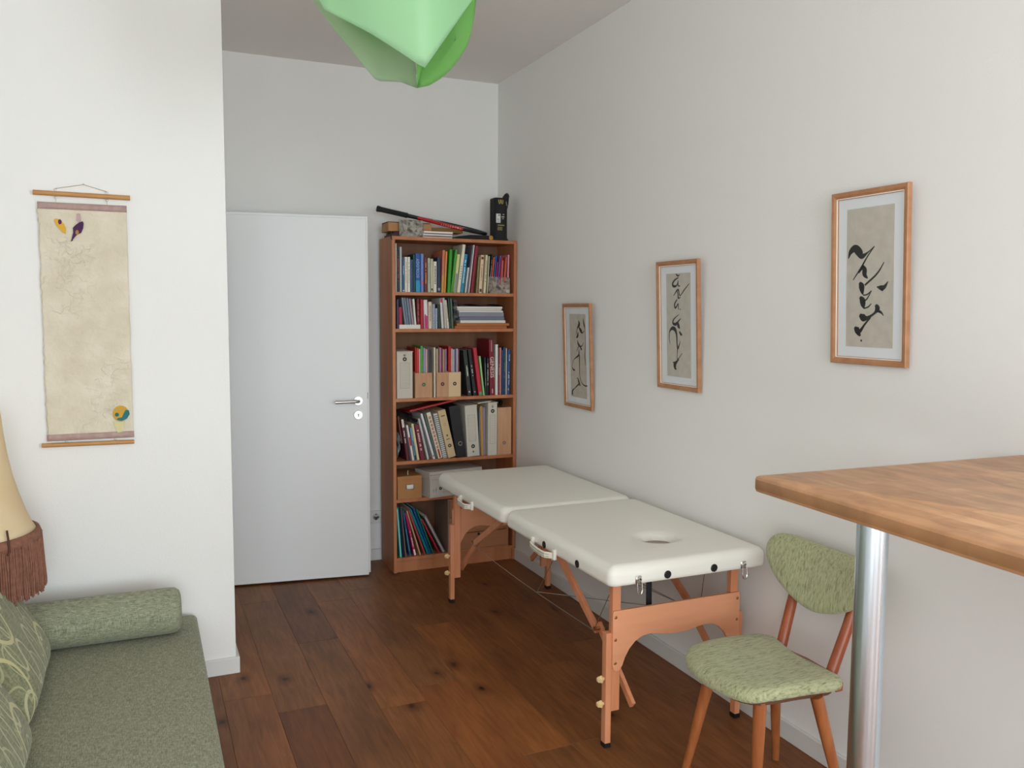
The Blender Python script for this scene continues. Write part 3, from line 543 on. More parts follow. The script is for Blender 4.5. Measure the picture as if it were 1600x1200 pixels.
# second shelf: flat book and the stack of papers
z2 = SH[2]
t = thing('book', 'small white book lying flat in front of the leaning booklets', 'book', (-.764, -.326, z2 + .0004), group='books on the second shelf')
mesh_obj('cover', box(box(B((0, 0, 0), (.13, .004, .024)), (0, .004, 0), (.13, .012, .0015)), (0, .004, .0225), (.13, .012, .024)), flat('e4dfd4'), t); mesh_obj('page_block', B((.002, .004, .0016), (.128, .0115, .0224)), PAPER, t)
stack = [(-.414, -.070, .016, 'a8602c', 'orange brown folder at the bottom of the paper stack', -.322), (-.400, -.052, .016, 'b06a34', 'orange brown folder second from the bottom of the paper stack', -.320), (-.376, -.076, .017, 'dcdad2', 'thick white ream above the brown folders', -.316), (-.379, -.083, .021, '6e7688', 'blue grey ring folder in the middle of the paper stack', -.314),
    (-.384, -.086, .025, '8c8e98', 'thick light grey folder in the middle of the paper stack', -.312), (-.384, -.093, .011, 'd8dad8', 'white pad above the thick grey folder', -.316), (-.394, -.103, .011, 'd9d0c8', 'off-white pad third from the top of the paper stack', -.315), (-.397, -.098, .012, 'e0e0da', 'bright white pad near the top of the paper stack', -.317)]
z = z2 + .0004
for a, b, tk, c, lab, y in stack:
    o = mesh_obj('paper_folder', B((0, 0, 0), (b - a, .21, tk), .001), flat(c), loc=(a, y, z)); tag(o, lab, 'folder', 'stack of folders and pads on the second shelf'); z += tk + .0008
bm = nb(); g = [[bm.verts.new((-.388 + .305 * i / 16, -.315 + .2 * j / 2, z + .004 + .011 * abs(math.sin(i / 16 * math.pi * 2.0)) * (1 if j == 0 else .5))) for j in range(3)] for i in range(17)]
for i in range(16):
    for j in range(2): bm.faces.new((g[i][j], g[i + 1][j], g[i + 1][j + 1], g[i][j + 1]))
bmesh.ops.solidify(bm, geom=bm.faces[:], thickness=.003)
o = mesh_obj('magazine', bm, flat('3c3c48', .4), smooth=True); tag(o, 'dark open magazine curling on top of the paper stack', 'magazine')
for i in range(10):
    o = mesh_obj('booklet', B((0, 0, 0), (.022, .17, .013)), flat(['2c2a30', '4a4248', '6a6260', '382c34'][i % 4]), loc=(-.4185 + (.001 if i < 2 else .008) + .002 * (i % 3), -.285 if i > 1 else -.28, z2 + .038 + i * .0138)); tag(o, ['lowest', 'second lowest', 'third', 'fourth', 'fifth', 'sixth', 'seventh', 'eighth', 'second highest', 'topmost'][i] + ' of the dark ragged booklets piled left of the white pads', 'booklet', 'dark booklets beside the paper stack')

# fifth shelf
z5 = SH[5] + .0003
TAN = mat('tan_box_board', 'b8824e', .6, var='ab7643', vscale=8)
t = thing('storage_box', 'tan lidded box with a metal label holder at the left of the fifth shelf', 'box', (-.779, -.322, z5))
mesh_obj('body', B((0, 0, 0), (.152, .24, .118), .001), TAN, t); mesh_obj('lid', B((-.0015, -.0015, .118), (.1535, .2415, .139), .001), TAN, t)
bm = nb(); lh = [(.051 + .005, .056), (.103 - .005, .056), (.103, .061), (.103, .086), (.098, .091), (.056, .091), (.051, .086), (.051, .061)]; prism(bm, lh, 'y', -.0025, 0); mesh_obj('label_holder', bm, STEEL, t)
mesh_obj('paper_label', B((.057, -.0032, .062), (.097, -.0024, .086)), flat('e4e2da'), t)
bm = nb(); tube(bm, [(.078, .045, .139), (.076, .045, .158), (.079, .045, .164)], .0022, 8); mesh_obj('lid_tab', bm, flat('d8c8a8'), t, smooth=True)
WB = mat('white_box_card', 'c9c5bc', .7, bump=.06, bscale=90)
t = thing('archive_box', 'large off-white archive box with overhanging lid, behind the massage table head', 'box', (-.588, -.358, z5), (0, 0, R(11)))
mesh_obj('body', B((.006, .006, 0), (.368, .185, .112), .001), WB, t)
mesh_obj('lid', B((0, 0, .110), (.376, .190, .157), .002), WB, t)
mesh_obj('bottom_tray_edge', B((.001, .001, 0), (.372, .189, .006)), WB, t)
bm = nb(); ring(bm, .078, .052, .006, .010, .35); mesh_obj('finger_hole', bm, INK, t)
bm = nb(); lined_label(bm, .10, .21, .022, .052, .006, 4); box(bm, (.046, .0056, .030), (.048, .006, .06)); box(bm, (.038, .0056, .044), (.056, .006, .0455)); box(bm, (.028, .0056, .035), (.031, .006, .05)); box(bm, (.007, -.0004, .136), (.012, 0, .143)); box(bm, (.015, -.0004, .1385), (.10, 0, .1405)); mesh_obj('printed_marks', bm, flat('6e6c66'), t)

# bottom shelf: small chest with three drawers
z6 = SH[6] + .0003
CH_ = mat('chest_wood', 'b47c54', .55, var='a8704a', vscale=7, vstretch=(.5, 3, 3))
t = thing('mini_chest', 'small three-drawer wooden chest at the right of the bottom shelf', 'chest', (-.462, -.330, z6))
mesh_obj('side_panel', B((0, .004, 0), (.012, .26, .334)), mat('chest_side', '8e7768', .6), t); mesh_obj('side_panel', B((.396, .004, 0), (.408, .26, .334)), CH_, t)
mesh_obj('top_panel', B((.012, .004, .324), (.396, .26, .334)), CH_, t); mesh_obj('base_panel', B((.012, .004, 0), (.396, .26, .010)), CH_, t)
for i in range(3):
    d = mesh_obj('drawer', B((.013, 0, .012 + i * .1045), (.395, .25, .1125 + i * .1045), .001), CH_, t)
    bm = nb(); lathe(bm, [(.0085, 0), (.0085, .0006)], 18, Matrix.Translation((.204, 0, .100 + i * .1045)) @ Matrix.Rotation(R(90), 4, 'X')); mesh_obj('finger_hole', bm, BLACK, d)

# photo cards
def photo_mat(name, a, b, c):
    m = bpy.data.materials.new(name); m.use_nodes = True; nt = m.node_tree; N = nt.nodes.new; b_ = nt.nodes['Principled BSDF']; tc = N('ShaderNodeTexCoord')
    v = N('ShaderNodeTexVoronoi'); v.inputs['Scale'].default_value = 60; nt.links.new(tc.outputs['Object'], v.inputs['Vector'])
    n = N('ShaderNodeTexNoise'); n.inputs['Scale'].default_value = 40; n.inputs['Detail'].default_value = 6; nt.links.new(tc.outputs['Object'], n.inputs['Vector'])
    mx = N('ShaderNodeMixRGB'); mx.inputs[0].default_value = .5; nt.links.new(v.outputs['Color'], mx.inputs[1]); nt.links.new(n.outputs['Fac'], mx.inputs[2])
    r = N('ShaderNodeValToRGB'); e = r.color_ramp.elements; e[0].position = .32; e[0].color = lin(a); e[1].position = .66; e[1].color = lin(c); q = e.new(.48); q.color = lin(b)
    nt.links.new(mx.outputs[0], r.inputs[0]); nt.links.new(r.outputs[0], b_.inputs['Base Color']); b_.inputs['Roughness'].default_value = .35; return m
o = mesh_obj('photo_card', B((0, 0, 0), (.142, .0012, .102)), photo_mat('crowd_print', '4a4644', '85786e', 'a4988c'), loc=(-.192, -.323, SH[1] + .0003), rot=(R(-6), R(1.2), 0)); tag(o, 'faded group photograph leaning on the bright books of the top shelf', 'photograph')
mesh_obj('caption_strip', B((.115, -.0004, .006), (.139, 0, .026)), flat('b8b4ac'), o)

# ------------------------------------------------------------------ on top of the bookcase
zt = CH + .0004
BOXW = mat('light_crate_wood', 'b9854f', .55, var='a87341', vscale=9, vstretch=(.5, 3, 3))
o = mesh_obj('photo_card', B((0, 0, 0), (.150, .0012, .100)), photo_mat('group_print', '4c4a44', '827e74', 'a8a498'), loc=(-.757, -.318, zt), rot=(R(-8), 0, 0)); tag(o, 'grey group photograph standing on top of the bookcase', 'photograph')
tag(mesh_obj('notebook', B((0, 0, 0), (.20, .18, .014), .001), flat('4a2024'), loc=(-.795, -.30, zt)), 'dark red notebook under the wooden box on the bookcase top', 'notebook')
tag(mesh_obj('notebook', B((0, 0, 0), (.185, .17, .014), .001), flat('3a2a28'), loc=(-.785, -.295, zt + .0146)), 'dark brown notebook lying on the red one under the wooden box', 'notebook')
bm = nb(); tube(bm, [(-.770, -.302, zt + .026), (-.802, -.308, zt + .026), (-.812, -.3305, zt + .015), (-.812, -.334, zt - .012), (-.808, -.334, zt - .024)], .004, 8, flatten=.5)
tag(mesh_obj('elastic_strap', bm, BLACK, smooth=True), 'black strap hanging over the upper left corner of the bookcase', 'strap')
t = thing('wooden_box', 'long light wooden box lying on the notebooks behind the photograph', 'box', (-.815, -.285, zt + .031))
mesh_obj('body', B((0, 0, 0), (.265, .15, .050), .001), BOXW, t); mesh_obj('sliding_lid', B((-.002, .01, .050), (.262, .14, .056), .001), mat('dark_box_lid', '4c3a2c', .6), t)
tag(mesh_obj('wooden_board', B((0, 0, 0), (.235, .105, .028), .001), mat('board_wood', 'a07840', .6, var='94702c', vscale=8, vstretch=(.5, 3, 3)), loc=(-.545, -.180, zt + .0455)), 'flat wooden case under the racket, right of the long wooden box', 'case')
tag(mesh_obj('shoe_box', B((0, 0, 0), (.14, .12, .045), .001), mat('olive_box', '6a5224', .7), loc=(-.545, -.205, zt)), 'dark olive box under the flat wooden case', 'box')
for i, (a, w_) in enumerate(((-.612, .182), (-.609, .182))):
    q = thing('booklet', ['thin white booklet lying on the bookcase top', 'white booklet lying on the other one on the bookcase top'][i], 'booklet', (a, -.322, zt + i * .0182), group='white booklets on the bookcase')
    mesh_obj('cover', box(box(B((0, 0, 0), (w_, .09, [.003, .001][i])), (0, 0, [.0125, .0085][i]), (w_, .09, [.018, .018][i])), (0, 0, .001), (.0015, .09, .0145)), flat('ece6e2'), q); mesh_obj('page_block', B((.0015, .0008, .001), (w_ - .002, .089, .0125)), flat('7c6a6c'), q)  # pages coloured dark to paint the shaded gap between the white covers
# racket, lying tilted with its grip up to the left
t = thing('tennis_racket', 'red and black tennis racket with its grip sticking up to the left', 'racket', (-.862, -.205, 2.187), (R(12), R(9.6), R(0)))
bm = nb(); lathe(bm, [(.0175, 0), (.0185, .004), (.0175, .014), (.0155, .03), (.0150, .18), (.0165, .185), (.015, .19)], 8, Matrix.Rotation(R(90), 4, 'Y'), sx=1.0, sy=.86); mesh_obj('grip', bm, NYLON, t, smooth=True)
bm = nb(); tube(bm, [(.188, 0, 0), (.25, 0, 0), (.262, 0, 0)], [.0125, .0115, .013], 10); mesh_obj('shaft', bm, BLACK, t, smooth=True)
REDP = mat('red_racket_lacquer', 'b01820', .25, coat=.5)
for s in (-1, 1):
    bm = nb(); tube(bm, [(.255, s * .004, 0), (.30, s * .022, 0), (.35, s * .052, 0), (.385, s * .078, 0)], [.012, .0115, .011, .0105], 10); mesh_obj('throat_arm', bm, REDP, t, smooth=True)
cxh, a_, b_ = .53, .170, .118
bm = nb(); ring_pts = [(cxh + a_ * math.cos(u), b_ * math.sin(u), 0) for u in [2 * math.pi * k / 48 for k in range(49)]]; tube(bm, ring_pts, .0105, 10, cap=False); bmesh.ops.remove_doubles(bm, verts=bm.verts[:], dist=.0005); hd = mesh_obj('head_frame', bm, mat('black_racket_lacquer', '141416', .3), t, smooth=True)
bm = nb()
for k in range(18, 44 if False else 34): pass
arc = [(cxh + a_ * math.cos(u), b_ * math.sin(u), .0) for u in [R(178 + 85 * k / 20) for k in range(21)]]; tube(bm, arc, .0116, 10); mesh_obj('red_frame_section', bm, REDP, t, smooth=True)
bm = nb()
for k in range(15):
    u = R(186 + 72 * k / 14); n_ = Vector((math.cos(u) / a_, math.sin(u) / b_, 0)).normalized(); c = Vector((cxh + a_ * math.cos(u), b_ * math.sin(u), 0)) + n_ * .0112
    for zz in (-.004, .004): bmesh.ops.create_icosphere(bm, subdivisions=1, radius=.0022, matrix=Matrix.Translation(c + Vector((0, 0, zz))))
mesh_obj('grommet_strip', bm, flat('e4c8c0'), t)
bm = nb()
for k in range(-8, 9):
    y = k * .0125; hx_ = a_ * math.sqrt(max(0, 1 - (y / b_) ** 2)); tube(bm, [(cxh - hx_, y, 0), (cxh + hx_, y, 0)], .0006, 4)
for k in range(-10, 11):
    x = k * .0155; hy = b_ * math.sqrt(max(0, 1 - (x / a_) ** 2)); tube(bm, [(cxh + x, -hy, 0), (cxh + x, hy, 0)], .0006, 4)
s_ = mesh_obj('strings', bm, flat('c8c4b8'), t); s_['kind'] = 'stuff'
# racket cover: a flat soft case with a gold emblem
t = thing('racket_cover', 'flat black racket cover with a small gold emblem beside the ball bag', 'cover', (-.410, -.312, zt))
bm = nb(); prism(bm, [(0, .004), (.02, .015), (.10, .026), (.20, .028), (.250, .024), (.256, .008), (.25, 0), (.01, 0)], 'y', 0, .15, .003); mesh_obj('soft_case', bm, NYLON, t)
bm = nb(); lathe(bm, [(.0135, 0), (.0135, .001), (.007, .0014)], 18, Matrix.Translation((.236, .0, .014)) @ Matrix.Rotation(R(90), 4, 'X')); mesh_obj('gold_emblem', bm, mat('gold_print', 'b88a2c', .4, .5), t)
# ball bag with its gold initial
t = thing('ball_bag', 'upright black ball bag with gold W emblem at the right of the bookcase top', 'bag', (-.102, -.265, zt))
bm = nb(); prism(bm, [(-.046 + .0, -.03), (-.036, -.043), (.030, -.043), (.042, -.03), (.042, .035), (.030, .045), (-.036, .045), (-.046, .035)], 'z', 0, .262, .006); mesh_obj('tube_body', bm, NYLON, t)
mesh_obj('bottom_seam', B((-.049, -.046, 0), (.045, .048, .012), .004), BLACK, t)
bm = nb(); tube(bm, [(.018, -.044, .255), (.030, -.046, .272), (.044, -.03, .280), (.056, 0, .270), (.058, .01, .235), (.050, .01, .20)], .010, 8, flatten=1.6); mesh_obj('carry_loop', bm, NYLON, t, smooth=True)
bm = nb(); tube(bm, [(.030, -.0435, .235), (.031, -.0445, .12), (.029, -.0435, .01)], .003, 6); mesh_obj('zip', bm, flat('2c1c22', .4), t)
bm = nb(); tube(bm, [(.028, -.048, .238), (.030, -.05, .222), (.031, -.049, .214)], .0026, 6); mesh_obj('zip_pull', bm, STEEL, t)
GOLD = mat('gold_emblem_print', 'cdb860', .4)
bm = nb()
for cx_ in (-.0085, .0085):
    tube(bm, [(-.006 + cx_ * 1.0 - .0065 - .0, -.0436, .249), (cx_ - .006 - .0045, -.0436, .231), (cx_ - .006, -.0436, .2225), (cx_ - .006 + .0055, -.0436, .231), (cx_ - .006 + .0050, -.0436, .249)], .0021, 6, flatten=1)
mesh_obj('initial_emblem', bm, GOLD, t, smooth=True)
o = mesh_obj('price_label', B((-.037, -.0440, .108), (-.008, -.0432, .163)), flat('d8d8d2', .5), t)
mesh_obj('label_print', box(box(B((-.022, -.0444, .150), (-.013, -.0439, .158)), (-.032, -.0444, .128), (-.014, -.0439, .131)), (-.031, -.0444, .116), (-.012, -.0439, .1185)), flat('50524e'), t)
bm = nb()
for (x, z, w2, h2) in ((.008, .156, .009, .006), (.000, .142, .018, .006), (.004, .132, .010, .004)): box(bm, (x, -.0440, z), (x + w2, -.0432, z + h2))
mesh_obj('white_lettering', bm, flat('b4b4a0', .5), t)
bm = nb(); box(bm, (-.026, -.0440, .090), (.018, -.0432, .097)); 
for i in range(5): box(bm, (-.026 + i * .0065, -.0440, .062), (-.026 + i * .0065 + .0035, -.0432, .084))
mesh_obj('gold_lettering', bm, flat('8c8448', .5), t)

# ------------------------------------------------------------------ massage table
mt = thing('massage_table', 'folding massage table with cream upholstery and beech legs along the right wall', 'massage table', (-.36, -1.785, 0))
def mo(name, bm, m, smooth=False, parent=None): return mesh_obj(name, bm, m, parent or mt, smooth)
def bm_local(bm): bmesh.ops.translate(bm, vec=-mt.location, verts=bm.verts[:]); return bm
VIN = mat('cream_vinyl', 'efede4', .42, bump=.10, bscale=180, spec=.45)
TZ, BZ = .708, .637; TX0, TX1 = -.712, -.030; TYM = -1.785; TYN, TYF = -2.722, -.850
def pad(y0, y1, rc_near, rc_far):
    """rounded-corner outline, rolled upper edge"""
    def outline(ins):
        pts = []
        for (cx_, cy_, r0, a0) in ((TX1, y1, rc_far, 0), (TX0, y1, rc_far, 90), (TX0, y0, rc_near, 180), (TX1, y0, rc_near, 270)):
            sx = -1 if cx_ == TX1 else 1; sy = -1 if cy_ == y1 else 1
            c = Vector((cx_ + sx * r0, cy_ + sy * r0)); rr_ = max(r0 - ins, .002)
            cc = Vector((cx_ + sx * max(r0, ins + .002), cy_ + sy * max(r0, ins + .002)))
            for k in range(9): a = R(a0 + 90 * k / 8); pts.append(cc + Vector((math.cos(a), math.sin(a))) * rr_)
        return pts
    r = .036; lay = [(.006, BZ), (.001, BZ + .006), (0, BZ + .014), (0, TZ - r)]
    for k in range(1, 9): a = R(90 * k / 8); lay.append((r * (1 - math.cos(a)), TZ - r + r * math.sin(a)))
    lay += [(.07, TZ + .0018), (.12, TZ + .003), (.18, TZ + .0035)]
    bm = nb(); rings = [[bm.verts.new((p.x, p.y, z)) for p in outline(i)] for i, z in lay]
    for a, b in zip(rings, rings[1:]):
        n = len(a)
        for k in range(n): bm.faces.new((a[k], a[(k + 1) % n], b[(k + 1) % n], b[k]))
    bm.faces.new(rings[0][::-1]); bm.faces.new(rings[-1]); return bm
far = mo('padded_half', bm_local(pad(TYM + .001, TYF, .055, .05)), VIN, smooth='all')
near_bm = bm_local(pad(TYN, TYM - .001, .032, .055)); bmesh.ops.recalc_face_normals(near_bm, faces=near_bm.faces[:])
near = mo('padded_half', near_bm, VIN, smooth='all')
# face hole: cut with a flared cutter
hc = (-.345 - mt.location.x, -2.452 - mt.location.y)
cb = nb(); prof = [(.085, BZ - .02), (.085, TZ - .029), (.060, TZ - .026), (.062, TZ - .021), (.067, TZ - .013), (.075, TZ - .006), (.088, TZ - .0003), (.102, TZ + .0030), (.118, TZ + .0060), (.13, TZ + .03)]
lathe(cb, prof, 40, Matrix.Translation((hc[0], hc[1], 0)), sx=1.0, sy=.92); bmesh.ops.recalc_face_normals(cb, faces=cb.faces[:])
cutter = mesh_obj('cutter', cb, None, smooth='all'); cutter.parent = mt
bpy.context.view_layer.update()
mod = near.modifiers.new('hole', 'BOOLEAN'); mod.operation = 'DIFFERENCE'; mod.object = cutter; mod.solver = 'EXACT'
bpy.context.view_layer.update()
me2 = bpy.data.meshes.new_from_object(near.evaluated_get(bpy.context.evaluated_depsgraph_get())); near.modifiers.clear(); near.data = me2; bpy.data.objects.remove(cutter)
if not near.data.materials: near.data.materials.append(VIN)
me2.polygons.foreach_set('use_smooth', [True] * len(me2.polygons))
try: me2.set_sharp_from_angle(angle=R(50))
except Exception: pass
bm = nb()
for y0, y1 in ((TYN + .20, TYM - .02), (TYM + .02, TYF - .20)):
    for lo, hi in (((TX0 + .11, y0, BZ - .030), (TX0 + .13, y1, BZ)), ((TX1 - .13, y0, BZ - .030), (TX1 - .11, y1, BZ))): box(bm, lo, hi)
bm_local(bm); mo('under_frame', bm, LEGW)
# legs: post with an outer extension clamped by two knobs
LX = (-.622, -.098); LYN, LYF = -2.605, -.930
KN = mat('pale_wood_knob', 'e0c08c', .5)
for sy_, LY in ((-1, LYN), (1, LYF)):
    for lx in LX:
        so = -1 if lx < -.36 else 1
        bm = nb(); box(bm, (lx - .017, LY - .013, .135), (lx + .017, LY + .013, BZ), .0015); lg = mo('leg', bm_local(bm), LEGW)
        bm = nb(); ex = lx + so * .0 ; box(bm, (lx - .024 - .0175, LY - .014, .012), (lx - .0175, LY + .016, .430), .0015) if so < 0 else box(bm, (lx + .0175, LY - .014, .012), (lx + .0175 + .024, LY + .016, .430), .0015)
        mo('leg_extension', bm_local(bm), LEGW, parent=None).parent = lg
        xe0, xe1 = (lx - .0415, lx - .0175) if so < 0 else (lx + .0175, lx + .0415)
        bm = nb(); box(bm, (xe0 - .001, LY - .015, 0), (xe1 + .001, LY + .017, .018), .001); f = mo('rubber_foot', bm_local(bm), BLACK); f.parent = lg
        for zk in (.258, .165):
            bm = nb(); xk = xe0 if so < 0 else xe1
            lathe(bm, [(.006, 0), (.006, .006), (.013, .008), (.014, .014), (.011, .020), (.012, .024), (.007, .028)], 5, Matrix.Translation((xk, LY, zk)) @ Matrix.Rotation(R(90 * so), 4, 'Y')); k_ = mo('clamp_knob', bm_local(bm), KN); k_.parent = lg
    # arched end panel
    yo = LY - .0155 if sy_ < 0 else LY + .0155
    zt_, zb_ = .512, .285
    def arc_pts(x0, sgn):
        P = [(x0, zb_ + .03), (x0 + sgn * .003, zb_ + .012), (x0 + sgn * .014, zb_ + .002), (x0 + sgn * .030, zb_ + .004), (x0 + sgn * .042, zb_ + .020), (x0 + sgn * .053, zb_ + .050), (x0 + sgn * .070, zb_ + .080), (x0 + sgn * .095, zb_ + .105), (x0 + sgn * .125, zb_ + .120), (x0 + sgn * .160, zb_ + .124), (x0 + sgn * .20, zb_ + .117), (x0 + sgn * .235, zb_ + .110)]
        return P
    xl, xr = LX[0] - .020, LX[1] + .020; L_ = arc_pts(xl, 1); Rr = arc_pts(xr, -1)
    poly = L_ + [(-.36, zb_ + .1075)] + Rr[::-1] + [(xr, zt_ - .01), (xr - .004, zt_), (xl + .004, zt_), (xl, zt_ - .01)]
    bm = nb(); prism(bm, poly, 'y', yo - .006, yo + .006, .001); pn = mo('end_panel', bm_local(bm), mat('beech_ply_panel', 'e09e76', .5, var='d8946c', vscale=6, vstretch=(.4, 3, 3)))
    for x_ in (xl + .012, xr - .012):
        for z_ in (.488, .405, .318):
            bm = nb(); lathe(bm, [(.0055, 0), (.0055, .001), (.003, .003)], 12, Matrix.Translation((x_, yo + sy_ * .006, z_)) @ Matrix.Rotation(R(90) if sy_ < 0 else R(-90), 4, 'X')); r_ = mo('screw_head', bm_local(bm), BRASS); r_.parent = pn
    # folding struts, two links each side, and the cables
    for lx in LX:
        so = -1 if lx < -.36 else 1; xs = lx - so * .030 if False else lx + so * 0.0
        y_top = TYM + sy_ * .23; y_mid = LY - sy_ * .178 if False else LY + (-sy_) * .180; zm = .372
        xo = lx + (.032 if so < 0 else -.032)
        bm = nb(); beam(bm, (xo, y_top, BZ - .02), (xo, y_mid - sy_ * .0, zm - .010), .016, .032, (0, 1, 0), .0015); st = mo('folding_strut', bm_local(bm), LEGW)
        bm = nb(); beam(bm, (xo - .017 * (1 if so < 0 else -1), y_mid - sy_ * .02, zm + .006), (xo - .017 * (1 if so < 0 else -1), LY + sy_ * .04, .165), .015, .030, (0, 1, 0), .0015) if False else beam(bm, (xo + (.016 if so < 0 else -.016), y_mid - sy_ * .02, zm + .010), (xo + (.016 if so < 0 else -.016), LY + sy_ * .055, .165), .015, .030, (0, 1, 0), .0015)
        l2 = mo('lower_strut', bm_local(bm), LEGW); l2.parent = st
        bm = nb(); lathe(bm, [(.008, -.004), (.008, .040)], 10, Matrix.Translation((xo - so * -.0 - .012, y_mid, zm)) @ Matrix.Rotation(R(90), 4, 'Y')); q = mo('joint_bolt', bm_local(bm), BRASS); q.parent = st
WIRE = mat('steel_cable', '9a948a', .35, .8)
xw0, xw1 = -.605, -.115
yn, yf = LYN + .180, LYF - .180
for x in (xw0, xw1):
    for a, b in (((x, yn, .365), (x, yf, .365)),):
        bm = nb(); pts = [Vector(a).lerp(Vector(b), k / 10) for k in range(11)]
        for k, p_ in enumerate(pts): p_.z -= .012 * math.sin(math.pi * k / 10)
        tube(bm, pts, .0016, 6); mo('long_cable', bm_local(bm), WIRE)
for (a, b) in (((xw0, yn, .37), (xw0 - .03, LYN + .02, .56)), ((xw0, yn + .30, .60), (xw1, yn, .37)), ((xw1, yn, .37), (xw1 - .10, LYN + .02, .60)), ((xw0, TYM - .33, .60), (xw0, TYM - .13, .358)), ((xw0, TYM - .13, .358), (xw1, yn, .37)), ((xw1, yf, .37), (xw1, LYF - .02, .60))):
    bm = nb(); tube(bm, [a, b], .0016, 6); mo('brace_cable', bm_local(bm), WIRE)
bm = nb(); beam(bm, (-.447, LYN + .05, BZ), (-.447, LYN + .045, .400), .024, .003, (0, 1, 0)); mo('hanging_strap', bm_local(bm), NYLON)
# grommets, latches and carry handles
def disc(x, y, z, r, axis):
    bm = nb(); Rm = Matrix.Rotation(R(90), 4, 'X') if axis == 'y' else Matrix.Rotation(R(-90), 4, 'Y')
    lathe(bm, [(r, -.001), (r, .0015), (r * .82, .003), (r * .74, .0012), (.001, .001)], 22, Matrix.Translation((x, y, z)) @ Rm); return bm
for x in (-.478, -.277): mo('grommet', bm_local(disc(x, TYN - .0005, .657, .0145, 'y')), BLACK, True)
for y in (-2.200, -2.480): mo('grommet', bm_local(disc(TX0 - .0005, y, .655, .0145, 'x')), BLACK, True)
for x in (-.600, -.146):
    bm = nb(); box(bm, (x - .012, TYN - .006, .640), (x + .012, TYN, .668), .003); tube(bm, [(x - .008, TYN - .006, .655), (x, TYN - .012, .664), (x + .008, TYN - .006, .655)], .004, 8); la = mo('latch_plate', bm_local(bm), CHROME, True)
    bm = nb(); hp = [(x - .009, TYN - .010, .645), (x - .010, TYN - .012, .618), (x - .006, TYN - .013, .606), (x, TYN - .013, .602), (x + .006, TYN - .013, .606), (x + .010, TYN - .012, .618), (x + .009, TYN - .010, .645)]; tube(bm, hp, .0022, 8); hk = mo('latch_hook', bm_local(bm), CHROME, True); hk.parent = la
HAND = mat('cream_strap', 'e6e0cf', .5)
for y0, y1, drop in ((-1.245, -1.405, .0), (-2.100, -2.300, .0)):
    yc = (y0 + y1) / 2; bm = nb(); n = 12; rows = []
    for k in range(n + 1):
        s = k / n; y = y0 + (y1 - y0) * s; b_o = math.sin(math.pi * s); x = TX0 - .004 - .028 * min(1, b_o * 1.8); z = .648 - .012 * s - .006 * b_o
        rows.append([(x, y, z + .013), (x - .004, y, z + .010), (x - .004, y, z - .010), (x, y, z - .013)])
    V = [[bm.verts.new(p) for p in r_] for r_ in rows]
    for a, b in zip(V, V[1:]):
        for k in range(4): bm.faces.new((a[k], a[(k + 1) % 4], b[(k + 1) % 4], b[k]))
    bm.faces.new(V[0]); bm.faces.new(V[-1][::-1]); hd = mo('carry_handle', bm_local(bm), HAND)
    for y in (y0, y1):
        bm = nb(); box(bm, (TX0 - .012, y - .009, .620), (TX0 + .002, y + .009, .662), .003); c_ = mo('handle_clip', bm_local(bm), flat('e8e4da', .35)); c_.parent = hd
    bm = nb()
    for dz in (-.0045, .0045): tube(bm, [(rows[k][1][0] - .0008, rows[k][1][1], (rows[k][1][2] + rows[k][2][2]) / 2 + dz) for k in range(1, n)], .0009, 5)
    c_ = mo('handle_stitching', bm_local(bm), flat('6a6058'), parent=None); c_.parent = hd

# ------------------------------------------------------------------ three framed calligraphies on the right wall
FRW = mat('light_oak_frame', 'b8855e', .45, var='a87650', vscale=8, vstretch=(3, 3, .5))
MATB = mat('passepartout', 'dfe4e8', .8); RICE = mat('grey_rice_paper', 'c4bfb3', .85, var='b9b4a7', vscale=30)
INKM = mat('sumi_ink', '1d1d1c', .6)
GLASS = bpy.data.materials.new('picture_glass'); GLASS.use_nodes = True; nt = GLASS.node_tree; nt.nodes.remove(nt.nodes['Principled BSDF'])
_o = nt.nodes['Material Output']; tr = nt.nodes.new('ShaderNodeBsdfTransparent'); gl = nt.nodes.new('ShaderNodeBsdfGlossy'); gl.inputs['Roughness'].default_value = .02; fr = nt.nodes.new('ShaderNodeFresnel'); fr.inputs[0].default_value = 1.3; mxs = nt.nodes.new('ShaderNodeMixShader')
_g = nt.nodes.new('ShaderNodeNewGeometry'); _m1 = nt.nodes.new('ShaderNodeMath'); _m1.operation = 'SUBTRACT'; _m1.inputs[0].default_value = 1; nt.links.new(_g.outputs['Backfacing'], _m1.inputs[1]); _m2 = nt.nodes.new('ShaderNodeMath'); _m2.operation = 'MULTIPLY'; nt.links.new(fr.outputs[0], _m2.inputs[0]); nt.links.new(_m1.outputs[0], _m2.inputs[1]); nt.links.new(_m2.outputs[0], mxs.inputs[0]); nt.links.new(tr.outputs[0], mxs.inputs[1]); nt.links.new(gl.outputs[0], mxs.inputs[2]); nt.links.new(mxs.outputs[0], _o.inputs['Surface'])
